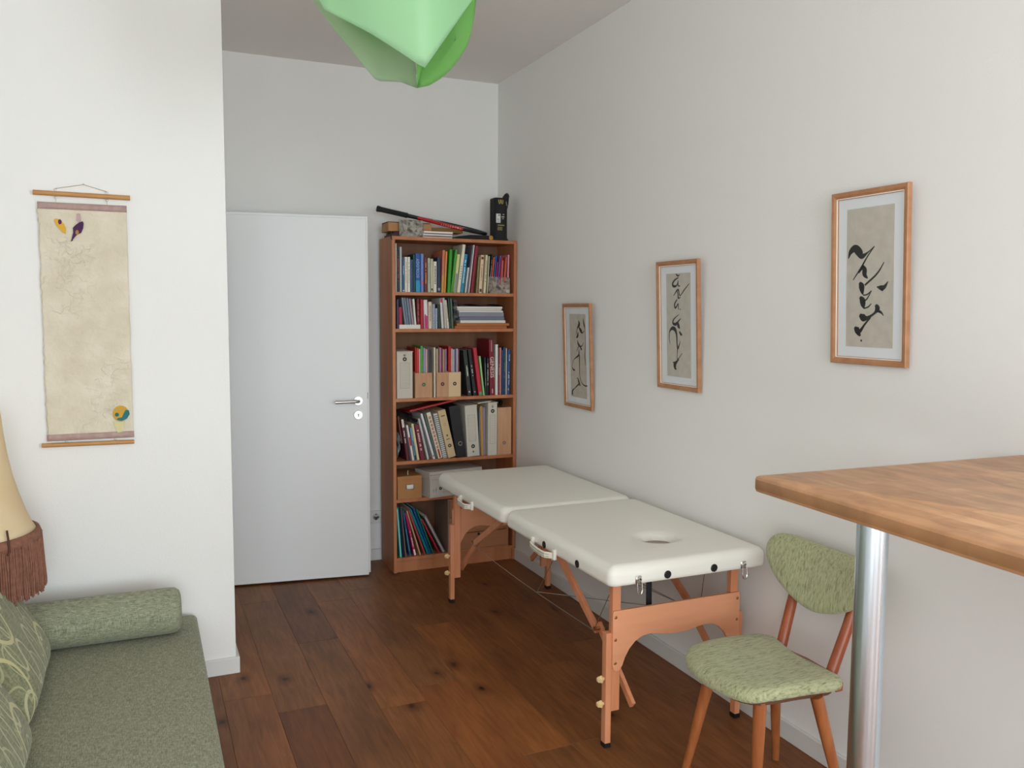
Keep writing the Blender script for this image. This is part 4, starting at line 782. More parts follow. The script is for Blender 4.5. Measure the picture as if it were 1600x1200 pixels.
def stroke(bm, pts, z):
    """brush stroke: polyline with widths, smoothed, as a thin raised ribbon in the x/y plane at height z"""
    P = [Vector((a, b, c)) for a, b, c in pts]; Q = []
    for i in range(len(P) - 1):
        p0, p1, p2, p3 = P[max(i - 1, 0)], P[i], P[i + 1], P[min(i + 2, len(P) - 1)]
        for k in range(6):
            t = k / 6; Q.append(.5 * ((2 * p1) + (p2 - p0) * t + (2 * p0 - 5 * p1 + 4 * p2 - p3) * t * t + (3 * p1 - 3 * p2 + p3 - p0) * t ** 3))
    Q.append(P[-1]); L_, R_ = [], []
    for i, q in enumerate(Q):
        d = (Q[min(i + 1, len(Q) - 1)] - Q[max(i - 1, 0)]); d = Vector((d.x, d.y)); d = d.normalized() if d.length > 1e-9 else Vector((1, 0)); n = Vector((-d.y, d.x)); w_ = max(q.z, .0004) / 2
        L_.append(bm.verts.new((q.x + n.x * w_, q.y + n.y * w_, z))); R_.append(bm.verts.new((q.x - n.x * w_, q.y - n.y * w_, z)))
    for i in range(len(Q) - 1): bm.faces.new((L_[i], R_[i], R_[i + 1], L_[i + 1]))
def picture(label, yc, zc, W_, H_, quad, strokes, tilt, paper, mat_w):
    """local frame: x to the right, y up, z out of the wall; quad maps sketch units to the paper"""
    t = thing('framed_calligraphy', label, 'picture', (0, yc, zc), (0, 0, 0), 'framed calligraphies on the right wall')
    # x_local -> -Y world, y_local -> Z, z_local -> -X (tilted a little forward)
    M = Matrix(((0, 0, -1, 0), (-1, 0, 0, 0), (0, 1, 0, 0), (0, 0, 0, 1)))
    t.matrix_world = Matrix.Translation((-.006, yc, zc - H_ / 2)) @ Matrix.Rotation(R(-tilt), 4, 'Y') @ M @ Matrix.Translation((0, H_ / 2, 0))
    fw = .024; dp = .016
    bm = nb(); prof = [(0, 0), (0, dp - .003), (.003, dp), (.012, dp - .001), (fw - .004, dp - .006), (fw - .003, dp - .008), (fw, dp - .009), (fw, .002)]
    loops = []
    for sx, sy in ((-1, -1), (1, -1), (1, 1), (-1, 1)): loops.append([bm.verts.new((sx * (W_ / 2 - a), sy * (H_ / 2 - a), b)) for a, b in prof])
    for i in range(4):
        a, b = loops[i], loops[(i + 1) % 4]
        for k in range(len(prof)): bm.faces.new((a[k], b[k], b[(k + 1) % len(prof)], a[(k + 1) % len(prof)]))
    mesh_obj('frame', bm, FRW, t)
    bm = nb(); a = fw - .0045
    for lo, hi in (((-W_ / 2 + a, -H_ / 2 + a, .008), (-W_ / 2 + a + .003, H_ / 2 - a, .0108)), ((W_ / 2 - a - .003, -H_ / 2 + a, .008), (W_ / 2 - a, H_ / 2 - a, .0108)), ((-W_ / 2 + a, -H_ / 2 + a, .008), (W_ / 2 - a, -H_ / 2 + a + .003, .0108)), ((-W_ / 2 + a, H_ / 2 - a - .003, .008), (W_ / 2 - a, H_ / 2 - a, .0108))): box(bm, lo, hi)
    mesh_obj('frame_slip', bm, mat('silver_slip', 'ece6dc', .35), t)
    mesh_obj('mat_board', B((-W_ / 2 + fw, -H_ / 2 + fw, .002), (W_ / 2 - fw, H_ / 2 - fw, .004)), MATB, t)
    pw, ph, ox, oy = paper; mesh_obj('paper', B((ox - pw / 2, oy - ph / 2, .004), (ox + pw / 2, oy + ph / 2, .0045)), RICE, t)
    (x0, yt0, yb0), (x1, yt1, yb1) = quad; sc_ = ph / ((yb0 - yt0 + yb1 - yt1) / 2)
    bm = nb()
    for s in strokes:
        P = []
        for (x, y, w_) in s:
            u = (x - x0) / (x1 - x0); yt = yt0 + (yt1 - yt0) * u; yb = yb0 + (yb1 - yb0) * u; v = (y - yt) / (yb - yt)
            P.append((ox - pw / 2 + u * pw, oy + ph / 2 - v * ph, w_ * sc_ * 1.5))
        stroke(bm, P, .0047)
    mesh_obj('ink_strokes', bm, INKM, t)
    mesh_obj('glass_pane', B((-W_ / 2 + fw - .002, -H_ / 2 + fw - .002, .0066), (W_ / 2 - fw + .002, H_ / 2 - fw + .002, .0076)), GLASS, t)
    return t
S3 = [[(190, 510, 3), (203, 470, 20), (228, 450, 30), (250, 470, 34), (268, 493, 22), (300, 470, 6), (335, 435, 4)], [(335, 435, 4), (300, 490, 6), (265, 555, 7), (218, 632, 4)], [(270, 545, 8), (282, 570, 22), (283, 598, 20), (300, 620, 5)], [(250, 592, 4), (262, 570, 10), (278, 552, 10)],
      [(387, 525, 4), (365, 570, 7), (340, 605, 8), (305, 640, 8), (285, 660, 8)], [(255, 645, 10), (266, 665, 28), (270, 692, 20), (275, 714, 6)], [(275, 718, 5), (300, 712, 6), (322, 690, 4)], [(322, 690, 4), (300, 735, 6), (285, 750, 6)], [(258, 728, 10), (272, 748, 28), (277, 775, 22), (282, 795, 5)], [(280, 795, 5), (305, 785, 6), (322, 765, 4)],
      [(258, 832, 12), (278, 848, 30), (302, 848, 14), (340, 820, 10), (355, 792, 24), (345, 772, 10)], [(345, 800, 14), (375, 815, 9), (388, 834, 3)], [(318, 845, 8), (285, 890, 9), (262, 925, 16), (245, 922, 28), (230, 905, 10)], [(240, 925, 20), (256, 945, 16), (264, 955, 6)], [(350, 668, 3), (372, 672, 18), (390, 668, 16), (410, 635, 3)], [(372, 675, 16), (384, 690, 6)], [(264, 982, 8), (273, 982, 8)]]
S2 = [[(255, 212, 8), (270, 225, 9), (285, 215, 4)], [(275, 238, 5), (243, 260, 10), (225, 290, 12), (236, 308, 14), (260, 300, 8), (272, 262, 5)], [(271, 262, 6), (272, 300, 8), (288, 305, 4)], [(360, 285, 4), (320, 335, 7), (285, 380, 6), (270, 333, 10), (232, 383, 4)], [(262, 345, 6), (270, 375, 9), (271, 400, 10), (290, 392, 4)], [(262, 410, 7), (240, 450, 10), (248, 478, 10), (268, 445, 6)], [(270, 440, 6), (272, 490, 7)], [(284, 486, 7), (290, 490, 7)],
      [(275, 530, 3), (235, 565, 8), (225, 598, 12), (245, 608, 16), (262, 597, 16), (272, 622, 22), (282, 640, 4)], [(250, 620, 3), (265, 590, 10), (290, 560, 4)], [(200, 770, 3), (193, 720, 6), (196, 670, 8), (215, 642, 18), (240, 647, 22), (255, 690, 14), (258, 760, 10), (265, 798, 12), (285, 740, 3)], [(277, 663, 8), (290, 684, 16), (302, 690, 4)], [(262, 790, 8), (258, 850, 5), (262, 885, 6), (300, 835, 3)], [(272, 885, 6), (247, 913, 18), (238, 930, 26), (240, 955, 18), (250, 966, 8)], [(222, 912, 6), (236, 914, 12)]]
S1 = [[(288, 265, 4), (294, 300, 24), (277, 338, 9), (262, 400, 4)], [(330, 240, 5), (338, 300, 15), (345, 345, 5), (346, 480, 5), (340, 600, 9), (344, 690, 5)], [(290, 325, 6), (308, 360, 24), (322, 380, 8), (340, 360, 4)], [(282, 375, 8), (278, 410, 20), (265, 430, 7)], [(275, 455, 6), (283, 490, 18), (300, 515, 14), (312, 545, 18)], [(300, 515, 12), (318, 500, 6), (332, 470, 3)], [(285, 510, 8), (265, 560, 4)], [(286, 540, 6), (284, 595, 14), (240, 640, 5), (221, 705, 5), (228, 735, 12), (246, 744, 12)], [(290, 590, 12), (290, 700, 8), (291, 800, 6), (310, 865, 7), (340, 888, 9), (357, 884, 6)], [(262, 825, 3), (270, 820, 7), (280, 855, 18), (292, 893, 12)], [(284, 870, 14), (240, 920, 6), (219, 945, 14), (216, 985, 14)]]
P_W, P_H = .312, .562
picture('large framed calligraphy nearest the bar table, strokes low on the paper', -3.144, 1.700, P_W, P_H, ((180, 230, 1018), (438, 192, 1023)), S3, 2.2, (.192, .448, 0, 0), 0)
picture('framed calligraphy in the middle of the three on the right wall', -2.097, 1.528, P_W, P_H, ((172, 212, 1022), (370, 197, 1033)), S2, 2.2, (.180, .452, 0, 0), 0)
picture('framed calligraphy nearest the bookcase, above the far end of the massage table', -1.178, 1.348, P_W, P_H, ((205, 203, 1000), (352, 200, 1015)), S1, 2.2, (.180, .450, 0, 0), 0)

# ------------------------------------------------------------------ felt scroll on the partition
FELT = mat('cream_felt', 'ddd5c2', .95, bump=1.0, bscale=55, var='d0c6b0', vscale=9)
MAUVE = mat('mauve_felt', 'b49c94', .95, bump=.5, bscale=60, var='a88c86', vscale=40)
sx0, sx1, sz0, sz1 = -2.516, -2.205, 1.072, 1.990
sy = PY - .010
sc = thing('wall_scroll', 'cream felt wall hanging between two wooden rods on the left wall', 'wall hanging', (-2.36, PY, 1.53))
def so_(name, bm, m, smooth=False, par=None):
    bmesh.ops.translate(bm, vec=-sc.location, verts=bm.verts[:]); return mesh_obj(name, bm, m, par or sc, smooth)
bm = nb(); nx, nz_ = 44, 120; F = []
for i in range(nx + 1):
    row = []
    for j in range(nz_ + 1):
        u = i / nx; v = j / nz_; xl = sx0 + .006 * noise.noise(Vector((0, v * 14, 3))) + .004 * noise.noise(Vector((0, v * 50, 7))) - (.0 if v > .1 else 0) + .014 * (1 - v) ** 0 * 0
        xr_ = sx1 + .002 * noise.noise(Vector((5, v * 12, 3)))
        x = xl + (xr_ - xl) * u; z = sz0 + (sz1 - sz0) * v + .002 * noise.noise(Vector((u * 5, v * 2, 1)))
        p = Vector((u * 3.1, v * 9.2, 0)); rough_ = .0035 * noise.noise(p * 1.6)
        m1 = max(0, 1 - abs((u - .35) + (v - .72) * 1.2) * 3) * max(0, 1 - abs(v - .70) * 4.5); m2 = max(0, 1 - abs((u - .72) - (v - .2) * 1.6) * 3.2) * max(0, 1 - abs(v - .17) * 5)
        rough_ += (m1 + m2) * (.013 * abs(noise.noise(p * 5)) + .009 * abs(noise.noise(p * 11)))
        row.append(bm.verts.new((x, sy - .002 - rough_, z)))
    F.append(row)
for i in range(nx):
    for j in range(nz_): bm.faces.new((F[i][j], F[i + 1][j], F[i + 1][j + 1], F[i][j + 1]))
r_ = bmesh.ops.extrude_face_region(bm, geom=bm.faces[:]); bmesh.ops.translate(bm, vec=(0, .004, 0), verts=[g_ for g_ in r_['geom'] if isinstance(g_, bmesh.types.BMVert)])
so_('felt_sheet', bm, FELT, 'all')
bm = nb(); rr = random.Random(11)
for k in range(95):
    if k < 60: u = rr.gauss(.36, .13); v = rr.uniform(.52, .86)
    else: v = rr.uniform(.03, .33); u = .42 + v * 1.5 + rr.gauss(0, .07)
    if not (.04 < u < .96): continue
    x = sx0 + (sx1 - sx0) * u; z = sz0 + (sz1 - sz0) * v; a = rr.uniform(0, 6.28); P = []
    for q in range(9):
        a += rr.uniform(-.9, 1.1); x += .0055 * math.cos(a); z += .0055 * math.sin(a); P.append((min(max(x, sx0 + .008), sx1 - .006), sy - .0062 - .0022 * rr.random(), max(z, sz0 + .024)))
    tube(bm, P, [.0006, .0010, .0013, .0015, .0016, .0015, .0013, .0010, .0006], 5)
ff = so_('felt_fibres', bm, mat('wool_wisp', 'dfd8c8', .95), 'all'); ff['kind'] = 'stuff'
for nm, za, zb2 in (('top_border', sz1 - .020, sz1 + .006), ('bottom_border', sz0 - .008, sz0 + .018)):
    bm = nb(); g = []
    for i in range(31):
        u = i / 30; x = sx0 - .001 + (sx1 - sx0 + .002) * u; w1 = .0015 * noise.noise(Vector((u * 30, za, 0))); g.append([bm.verts.new((x, sy - .0052 - .001 * noise.noise(Vector((u * 20, q * 3, 1))), z + w1)) for q, z in enumerate((za, (za + zb2) / 2, zb2))])
    for a, b in zip(g, g[1:]):
        for q in range(2): bm.faces.new((a[q], b[q], b[q + 1], a[q + 1]))
    r_ = bmesh.ops.extrude_face_region(bm, geom=bm.faces[:]); bmesh.ops.translate(bm, vec=(0, .004, 0), verts=[g_ for g_ in r_['geom'] if isinstance(g_, bmesh.types.BMVert)])
    so_(nm, bm, MAUVE, 'all')
def patch2(name, pts, col, z=.0062, th=.002, label=None):
    bm = nb(); prism(bm, pts, 'y', sy - z - th, sy - z + .003); o = so_(name, bm, mat('felt_' + col, col, .95, bump=.4, bscale=80)); 
    if label: o['label'] = label
sxs = lambda X_: -2.516 + (X_ - 175) * (.311 / 720); szs = lambda Y_: 1.99 - (Y_ - 245) * (.000437)
pf = lambda L_: [(sxs(a), szs(b)) for a, b in L_]
patch2('felt_spot', pf([(300, 385), (318, 372), (350, 385), (378, 415), (392, 455), (390, 505), (362, 488), (330, 448), (310, 420)]), 'd8a83a', label='yellow felt leaf near the top')
patch2('felt_spot', pf([(335, 385), (350, 378), (362, 395), (358, 418), (340, 425), (332, 405)]), '5a2a5c', .0075, label='small purple spot on the yellow leaf')
patch2('felt_spot', pf([(530, 388), (538, 405), (532, 450), (515, 490), (480, 510), (462, 530), (445, 560), (428, 572), (440, 530), (450, 490), (448, 450), (470, 425), (500, 400)]), '4a2a50', label='purple felt leaf near the top')
patch2('felt_spot', pf([(470, 478), (482, 466), (496, 478), (494, 502), (478, 512), (468, 498)]), 'a8803a', .0075, label='ochre spot on the purple leaf')
patch2('felt_spot', pf([(486, 320), (512, 320), (520, 385), (500, 396), (480, 385)]), 'b8a0a0', .0058, .0008)
def circ(cx_, cz_, r, n=22): return [(cx_ + r * math.cos(2 * math.pi * k / n) * .93, cz_ + r * math.sin(2 * math.pi * k / n)) for k in range(n)]
ccx, ccz = sx1 - .0455, sz0 + .092
patch2('felt_spot', circ(ccx, ccz, .032), 'c89c40', label='round ochre felt spot near the bottom')
patch2('felt_spot', [(ccx + a, ccz + b) for a, b in ((.030, .012), (.033, -.004), (.022, -.022), (.002, -.030), (-.014, -.026), (-.012, -.018), (.004, -.016), (.010, -.002), (.018, .014))], '2f7478', .0075, label='teal arc on the round spot')
patch2('felt_spot', circ(ccx - .014, ccz - .004, .008, 14), '2c6a68', .0075)
patch2('felt_spot', [(ccx - .030, ccz - .03), (ccx - .020, ccz - .033), (ccx + .012, ccz - .034), (ccx + .006, ccz - .075), (ccx - .014, ccz - .078)], 'd4cb9c', .0056, .0008)
for nm, x0_, x1_, z_, dz_ in (('upper_rod', -2.530, -2.190, 2.029, 0), ('lower_rod', -2.536, -2.204, 1.047, 0)):
    bm = nb(); tube(bm, [(x0_, sy - .004, z_ + .0015), (x1_, sy - .004, z_ - .0015)], .0095 if nm[0] == 'u' else .0085, 14); so_(nm, bm, mat('scroll_rod_wood', 'c4945c', .5, var='b4824a', vscale=10, vstretch=(.4, 3, 3)), True)
def eye(x, z, r=.005): bm = nb(); tube(bm, [(x + r * math.cos(a), sy - .004, z + r * math.sin(a)) for a in [2 * math.pi * k / 12 for k in range(13)]], .0009, 5, cap=False); return bm
for x, zz in ((-2.453, 2.029), (-2.274, 2.028)):
    so_('screw_eye', eye(x, zz + .0145), STEEL); so_('screw_eye', eye(x, zz - .0145), STEEL)
    bm = nb(); tube(bm, [(x, sy - .004, zz - .019), (x, sy - .004, sz1 - .002)], .0007, 5); so_('thread', bm, flat('c8c0b0'))
for x in (-2.449, -2.272):
    so_('screw_eye', eye(x, 1.047 + .013), STEEL); bm = nb(); tube(bm, [(x, sy - .004, 1.064), (x, sy - .004, sz0 - .004)], .0007, 5); so_('thread', bm, flat('c8c0b0'))
bm = nb(); tube(bm, [(-2.453, sy - .004, 2.049), (-2.355, sy + .004, 2.071), (-2.274, sy - .004, 2.048)], .0011, 6); so_('hanging_cord', bm, flat('a89878'), True)
bm = nb(); tube(bm, [(-2.355, PY, 2.071), (-2.355, PY - .012, 2.073)], .0025, 8); so_('nail', bm, STEEL)

# ------------------------------------------------------------------ daybed, bolster and cushions
def heather(name, a, b_, c, fine=420, rough=.95):
    m = bpy.data.materials.new(name); m.use_nodes = True; nt = m.node_tree; N = nt.nodes.new; L = nt.links.new; bs = nt.nodes['Principled BSDF']; tc = N('ShaderNodeTexCoord'); cols = []
    for st in ((1, .12, .12), (.12, 1, 1)):
        mp = N('ShaderNodeMapping'); mp.inputs['Scale'].default_value = st; L(tc.outputs['Object'], mp.inputs[0]); n = N('ShaderNodeTexNoise'); n.inputs['Scale'].default_value = fine; n.inputs['Detail'].default_value = 2; L(mp.outputs[0], n.inputs['Vector']); cols.append(n)
    mx = N('ShaderNodeMath'); mx.operation = 'ADD'; L(cols[0].outputs['Fac'], mx.inputs[0]); L(cols[1].outputs['Fac'], mx.inputs[1]); hf = N('ShaderNodeMath'); hf.operation = 'MULTIPLY'; hf.inputs[1].default_value = .5; L(mx.outputs[0], hf.inputs[0])
    r = N('ShaderNodeValToRGB'); e = r.color_ramp.elements; e[0].position = .36; e[0].color = lin(a); e[1].position = .66; e[1].color = lin(c); q = e.new(.5); q.color = lin(b_); L(hf.outputs[0], r.inputs[0]); L(r.outputs[0], bs.inputs['Base Color'])
    bs.inputs['Roughness'].default_value = rough; bs.inputs['Specular IOR Level'].default_value = .15; bs.inputs['Sheen Weight'].default_value = .15
    bp = N('ShaderNodeBump'); bp.inputs['Strength'].default_value = .35; bp.inputs['Distance'].default_value = .002; L(hf.outputs[0], bp.inputs['Height']); L(bp.outputs[0], bs.inputs['Normal']); return m
SOFA = heather('olive_heather_fabric', '676b53', '8a8c74', 'aaaa90')
BOLS = heather('sage_heather_fabric', '6a7059', '8d9179', 'aaad92')
db = thing('daybed', 'olive grey upholstered daybed with a flat seat at the lower left', 'daybed', (-2.33, -2.75, 0))
def so2(name, bm, m, smooth=False): bmesh.ops.translate(bm, vec=-db.location, verts=bm.verts[:]); return mesh_obj(name, bm, m, db, smooth)
DX0, DX1, DY0, DY1, DZ = -2.70, -1.984, -3.95, -1.452, .302
so2('mattress', B((DX0, DY0, .13), (DX1, DY1, DZ), .022, 4), SOFA, 'all'); so2('base_frame', B((DX0 + .01, DY0 + .01, .075), (DX1 - .012, DY1 - .01, .13), .004), SOFA)
so2('back_board', B((-2.855, DY0, .075), (-2.825, -2.10, .60), .01, 3), SOFA, True); so2('back_rail', B((-2.83, DY0, .08), (DX0 + .01, -2.10, .125), .004), SOFA)
for x in (DX0 + .06, DX1 - .07):
    for y in (DY0 + .08, DY1 - .08): bm = nb(); lathe(bm, [(.018, 0), (.024, .075)], 14, Matrix.Translation((x, y, 0))); so2('leg', bm, CHAIRW, True)
bm = nb(); pr = [(.001, -.31)] + [(.075 + .0149 * math.sin(R(a)) + 0, -.31 + .0 + .016 * (1 - math.cos(R(a)))) for a in range(10, 91, 20)]
prof = [(.02, -.312), (.055, -.311), (.076, -.305), (.087, -.290), (.0895, -.265), (.090, 0), (.0895, .265), (.087, .290), (.076, .305), (.055, .311), (.02, .312)]
lathe(bm, prof, 40); o = mesh_obj('bolster', bm, BOLS, smooth='all', loc=(-2.362, -1.640, DZ + .0895), rot=(0, R(90), 0)); tag(o, 'long round sage green bolster lying across the far end of the daybed', 'bolster')
def cushion_mat():
    m = heather('cushion_fabric', '6e7256', '84876a', '98997c', 200); nt = m.node_tree; N = nt.nodes.new; L = nt.links.new; bs = nt.nodes['Principled BSDF']; tc = N('ShaderNodeTexCoord'); base_ = [l for l in nt.links if l.to_socket == bs.inputs['Base Color']][0].from_socket
    prev = base_
    for sc_, st, rad, wd, colr, rot in ((5.6, (1.9, .75, 0), .31, .024, 'bab896', .4), (6.5, (2.1, .85, 0), .33, .022, 'a8aa84', -.5), (3.6, (1.3, .8, 0), .36, .020, 'c0bb8e', .9)):
        mp = N('ShaderNodeMapping'); mp.inputs['Scale'].default_value = st; mp.inputs['Rotation'].default_value = (0, 0, rot); mp.inputs['Location'].default_value = (rot * 3, rad, 0); L(tc.outputs['Object'], mp.inputs[0])
        nn = N('ShaderNodeTexNoise'); nn.inputs['Scale'].default_value = 2.5; L(mp.outputs[0], nn.inputs['Vector']); ad = N('ShaderNodeMixRGB'); ad.inputs[0].default_value = .10; L(mp.outputs[0], ad.inputs[1]); L(nn.outputs['Color'], ad.inputs[2])
        v = N('ShaderNodeTexVoronoi'); v.voronoi_dimensions = '2D'; v.inputs['Scale'].default_value = sc_; v.inputs['Randomness'].default_value = .8; L(ad.outputs[0], v.inputs['Vector'])
        s1 = N('ShaderNodeMath'); s1.operation = 'SUBTRACT'; L(v.outputs['Distance'], s1.inputs[0]); s1.inputs[1].default_value = rad; s2 = N('ShaderNodeMath'); s2.operation = 'ABSOLUTE'; L(s1.outputs[0], s2.inputs[0]); s3 = N('ShaderNodeMath'); s3.operation = 'LESS_THAN'; s3.inputs[1].default_value = wd; L(s2.outputs[0], s3.inputs[0])
        mx = N('ShaderNodeMixRGB'); L(s3.outputs[0], mx.inputs[0]); L(prev, mx.inputs[1]); mx.inputs[2].default_value = lin(colr); prev = mx.outputs[0]
    L(prev, bs.inputs['Base Color']); return m
CUSH = cushion_mat()
def cushion(label, w_, h_, t_, loc, rot):
    """pillow in its own x/y plane, thickness along z"""
    bm = nb(); n = 26; S = {}
    for side in (1, -1):
        for i in range(n + 1):
            for j in range(n + 1):
                if side == -1 and (i in (0, n) or j in (0, n)): S[side, i, j] = S[1, i, j]; continue
                a = -1 + 2 * i / n; b = -1 + 2 * j / n; a = math.sin(a * math.pi / 2); b = math.sin(b * math.pi / 2)
                k = 1 - .07 * (1 - abs(b)) * abs(a) ** 3; l = 1 - .07 * (1 - abs(a)) * abs(b) ** 3
                z = t_ / 2 * ((1 - a ** 4) * (1 - b ** 4)) ** .42; S[side, i, j] = bm.verts.new((a * w_ / 2 * k, b * h_ / 2 * l, side * z))
    for side in (1, -1):
        for i in range(n):
            for j in range(n):
                q = (S[side, i, j], S[side, i + 1, j], S[side, i + 1, j + 1], S[side, i, j + 1]); bm.faces.new(q if side > 0 else q[::-1])
    o = mesh_obj('cushion', bm, CUSH, smooth='all'); o.location = loc; o.rotation_euler = rot; tag(o, label, 'cushion', 'patterned cushions on the daybed'); return o
cushion('loop-patterned green cushion leaning by the bolster, the upper of the two', .60, .44, .16, (-2.63, -2.03, .500), (R(62), R(0), R(90)))
cushion('loop-patterned green cushion nearest the camera, cut by the lower left corner', .56, .44, .16, (-2.62, -2.70, .500), (R(62), R(0), R(90)))

# ------------------------------------------------------------------ fringed floor lamp
lp = thing('floor_lamp', 'floor lamp with a bell-shaped cream shade and rust brown fringe at the left edge', 'lamp', (-2.755, -1.79, 0))
def shade_mat():
    m = mat('cream_parchment_shade', 'fbeeca', .7, var='f4e2b8', vscale=6); nt = m.node_tree; b = nt.nodes['Principled BSDF']; out = nt.nodes['Material Output']; t_ = nt.nodes.new('ShaderNodeBsdfTranslucent'); t_.inputs[0].default_value = lin('f0cf8c'); x = nt.nodes.new('ShaderNodeMixShader'); x.inputs[0].default_value = .35
    nt.links.new(b.outputs[0], x.inputs[1]); nt.links.new(t_.outputs[0], x.inputs[2]); nt.links.new(x.outputs[0], out.inputs['Surface']); return m
bm = nb(); sp = [(.131, 1.225), (.137, 1.15), (.146, 1.075), (.159, 1.00), (.177, .93), (.196, .868), (.214, .822), (.228, .800)]
lathe(bm, sp + [(r - .0015, z) for r, z in sp[::-1]], 64, close=False); mesh_obj('lamp_shade', bm, shade_mat(), lp, 'all')
FR = mat('rust_fringe', '7a5040', .9, var='8c604c', vscale=60)
bm = nb(); lathe(bm, [(.226, .807), (.236, .807), (.244, .786), (.241, .770), (.233, .770)], 48, close=False); mesh_obj('braid_trim', bm, FR, lp, 'all')
bm = nb(); rr = random.Random(5)
for k in range(760):
    a = 2 * math.pi * k / 760 + rr.uniform(-.006, .006); r0 = .238 + rr.uniform(-.004, .004); L_ = .175 + .012 * math.sin(k * .9) + rr.uniform(-.010, .008); r1 = r0 + .004 + rr.uniform(-.004, .006); da = rr.uniform(-.012, .012)
    pts = [(r0 * math.cos(a), r0 * math.sin(a), .780), ((r0 + .004) * math.cos(a + da), (r0 + .004) * math.sin(a + da), .70), (r1 * math.cos(a + da * 1.5), r1 * math.sin(a + da * 1.5), .775 - L_)]; tube(bm, pts, [.0026, .0028, .0024], 4)
fo = mesh_obj('fringe', bm, FR, lp); fo['kind'] = 'stuff'
bm = nb(); aa = R(-48)
def on(r, a, z): return (r * math.cos(a), r * math.sin(a), z)
tube(bm, [on(.226, aa + .03, .842), on(.242, aa, .808), on(.250, aa - .015, .773), on(.252, aa - .05, .764)], .0035, 8); mesh_obj('dark_cord', bm, flat('4a2418'), lp, True)
bm = nb(); lathe(bm, [(.14, 0), (.14, .012), (.06, .03), (.014, .05), (.011, .10), (.011, 1.02), (.016, 1.03), (.016, 1.07), (.004, 1.08), (.004, 1.22), (.009, 1.235), (.003, 1.25)], 24); mesh_obj('pole', bm, mat('dark_brass', '6a5230', .4, .8), lp, True)
bm = nb(); lathe(bm, [(.012, 1.075), (.03, 1.11), (.03, 1.14), (.014, 1.17)], 20); mesh_obj('bulb', bm, flat('e8e6e0', .3), lp, True)

# ------------------------------------------------------------------ pendant of folded green sheets
def sheet_mat(name, c, tcol, f):
    m = mat(name, c, .35, spec=.5); nt = m.node_tree; b = nt.nodes['Principled BSDF']; out = nt.nodes['Material Output']; t_ = nt.nodes.new('ShaderNodeBsdfTranslucent'); t_.inputs[0].default_value = lin(tcol); x = nt.nodes.new('ShaderNodeMixShader'); x.inputs[0].default_value = f
    nt.links.new(b.outputs[0], x.inputs[1]); nt.links.new(t_.outputs[0], x.inputs[2]); nt.links.new(x.outputs[0], out.inputs['Surface']); return m
PD = Vector((-1.45, -2.72, 2.55))
pn = thing('pendant_lamp', 'pendant lamp of folded translucent mint green plastic sheets', 'lamp', PD)
def lerp_poly(P, t):
    P = [Vector(p) for p in P]; L_ = [0]
    for a, b in zip(P, P[1:]): L_.append(L_[-1] + (b - a).length)
    s = t * L_[-1]
    for i in range(len(P) - 1):
        if s <= L_[i + 1] + 1e-9: return P[i].lerp(P[i + 1], (s - L_[i]) / max(L_[i + 1] - L_[i], 1e-9))
    return P[-1]
def sheet(name, top, bot, bulge, m, nu=24, nv=18):
    bm = nb(); G = []; b_ = Vector(bulge)
    for i in range(nu + 1):
        u = i / nu; T = lerp_poly(top, u); Bt = lerp_poly(bot, u)
        G.append([bm.verts.new(T.lerp(Bt, j / nv) + b_ * (math.sin(math.pi * u) * (.35 + .65 * math.sin(math.pi * min(1, .5 + .5 * (1 - j / nv))))) * (1 - .55 * (j / nv) ** 2) - PD) for j in range(nv + 1)])
    for i in range(nu):
        for j in range(nv): bm.faces.new((G[i][j], G[i + 1][j], G[i + 1][j + 1], G[i][j + 1]))
    r_ = bmesh.ops.solidify(bm, geom=bm.faces[:], thickness=.0009); return mesh_obj(name, bm, m, pn, 'all')
MINT = sheet_mat('mint_sheet', 'cff2d2', 'cff6cc', .45); GREEN = sheet_mat('green_inner_sheet', 'a0d088', '9ee084', .55); PALE = sheet_mat('pale_back_sheet', 'ccdcc4', 'd8ecd0', .55)
sheet('front_sheet', [(-1.74, -2.66, 2.60), (-1.66, -2.78, 2.72), (-1.44, -2.86, 2.80), (-1.26, -2.74, 2.72), (-1.19, -2.66, 2.62)], [(-1.668, -2.72, 2.428), (-1.555, -2.79, 2.345), (-1.431, -2.86, 2.245), (-1.335, -2.81, 2.374), (-1.238, -2.76, 2.504)], (0, -.075, .012), MINT)
sheet('right_sheet', [(-1.30, -2.80, 2.62), (-1.24, -2.72, 2.64), (-1.17, -2.60, 2.64)], [(-1.405, -2.742, 2.236), (-1.355, -2.71, 2.257), (-1.307, -2.68, 2.291), (-1.262, -2.655, 2.332), (-1.230, -2.64, 2.371), (-1.202, -2.63, 2.415), (-1.185, -2.62, 2.46), (-1.176, -2.62, 2.51), (-1.172, -2.62, 2.56)], (.0, .03, 0), GREEN)
sheet('right_inner_sheet', [(-1.43, -2.82, 2.40), (-1.30, -2.72, 2.62)], [(-1.405, -2.742, 2.236), (-1.25, -2.65, 2.42)], (0, .02, 0), GREEN)
sheet('left_back_sheet', [(-1.71, -2.64, 2.56), (-1.60, -2.52, 2.66), (-1.42, -2.46, 2.66), (-1.35, -2.50, 2.60)], [(-1.683, -2.66, 2.460), (-1.590, -2.63, 2.377), (-1.485, -2.60, 2.284), (-1.414, -2.61, 2.285), (-1.366, -2.62, 2.268)], (0, .03, 0), PALE)
sheet('rear_sheet', [(-1.66, -2.50, 2.70), (-1.42, -2.44, 2.76), (-1.22, -2.54, 2.70)], [(-1.60, -2.56, 2.44), (-1.42, -2.52, 2.36), (-1.28, -2.58, 2.44)], (0, .06, 0), MINT)
bm = nb(); tube(bm, [PD * 0 + Vector((0, 0, .06)), Vector((0, 0, H - PD.z))], .003, 8); mesh_obj('cord', bm, flat('d8d8d4'), pn, True)
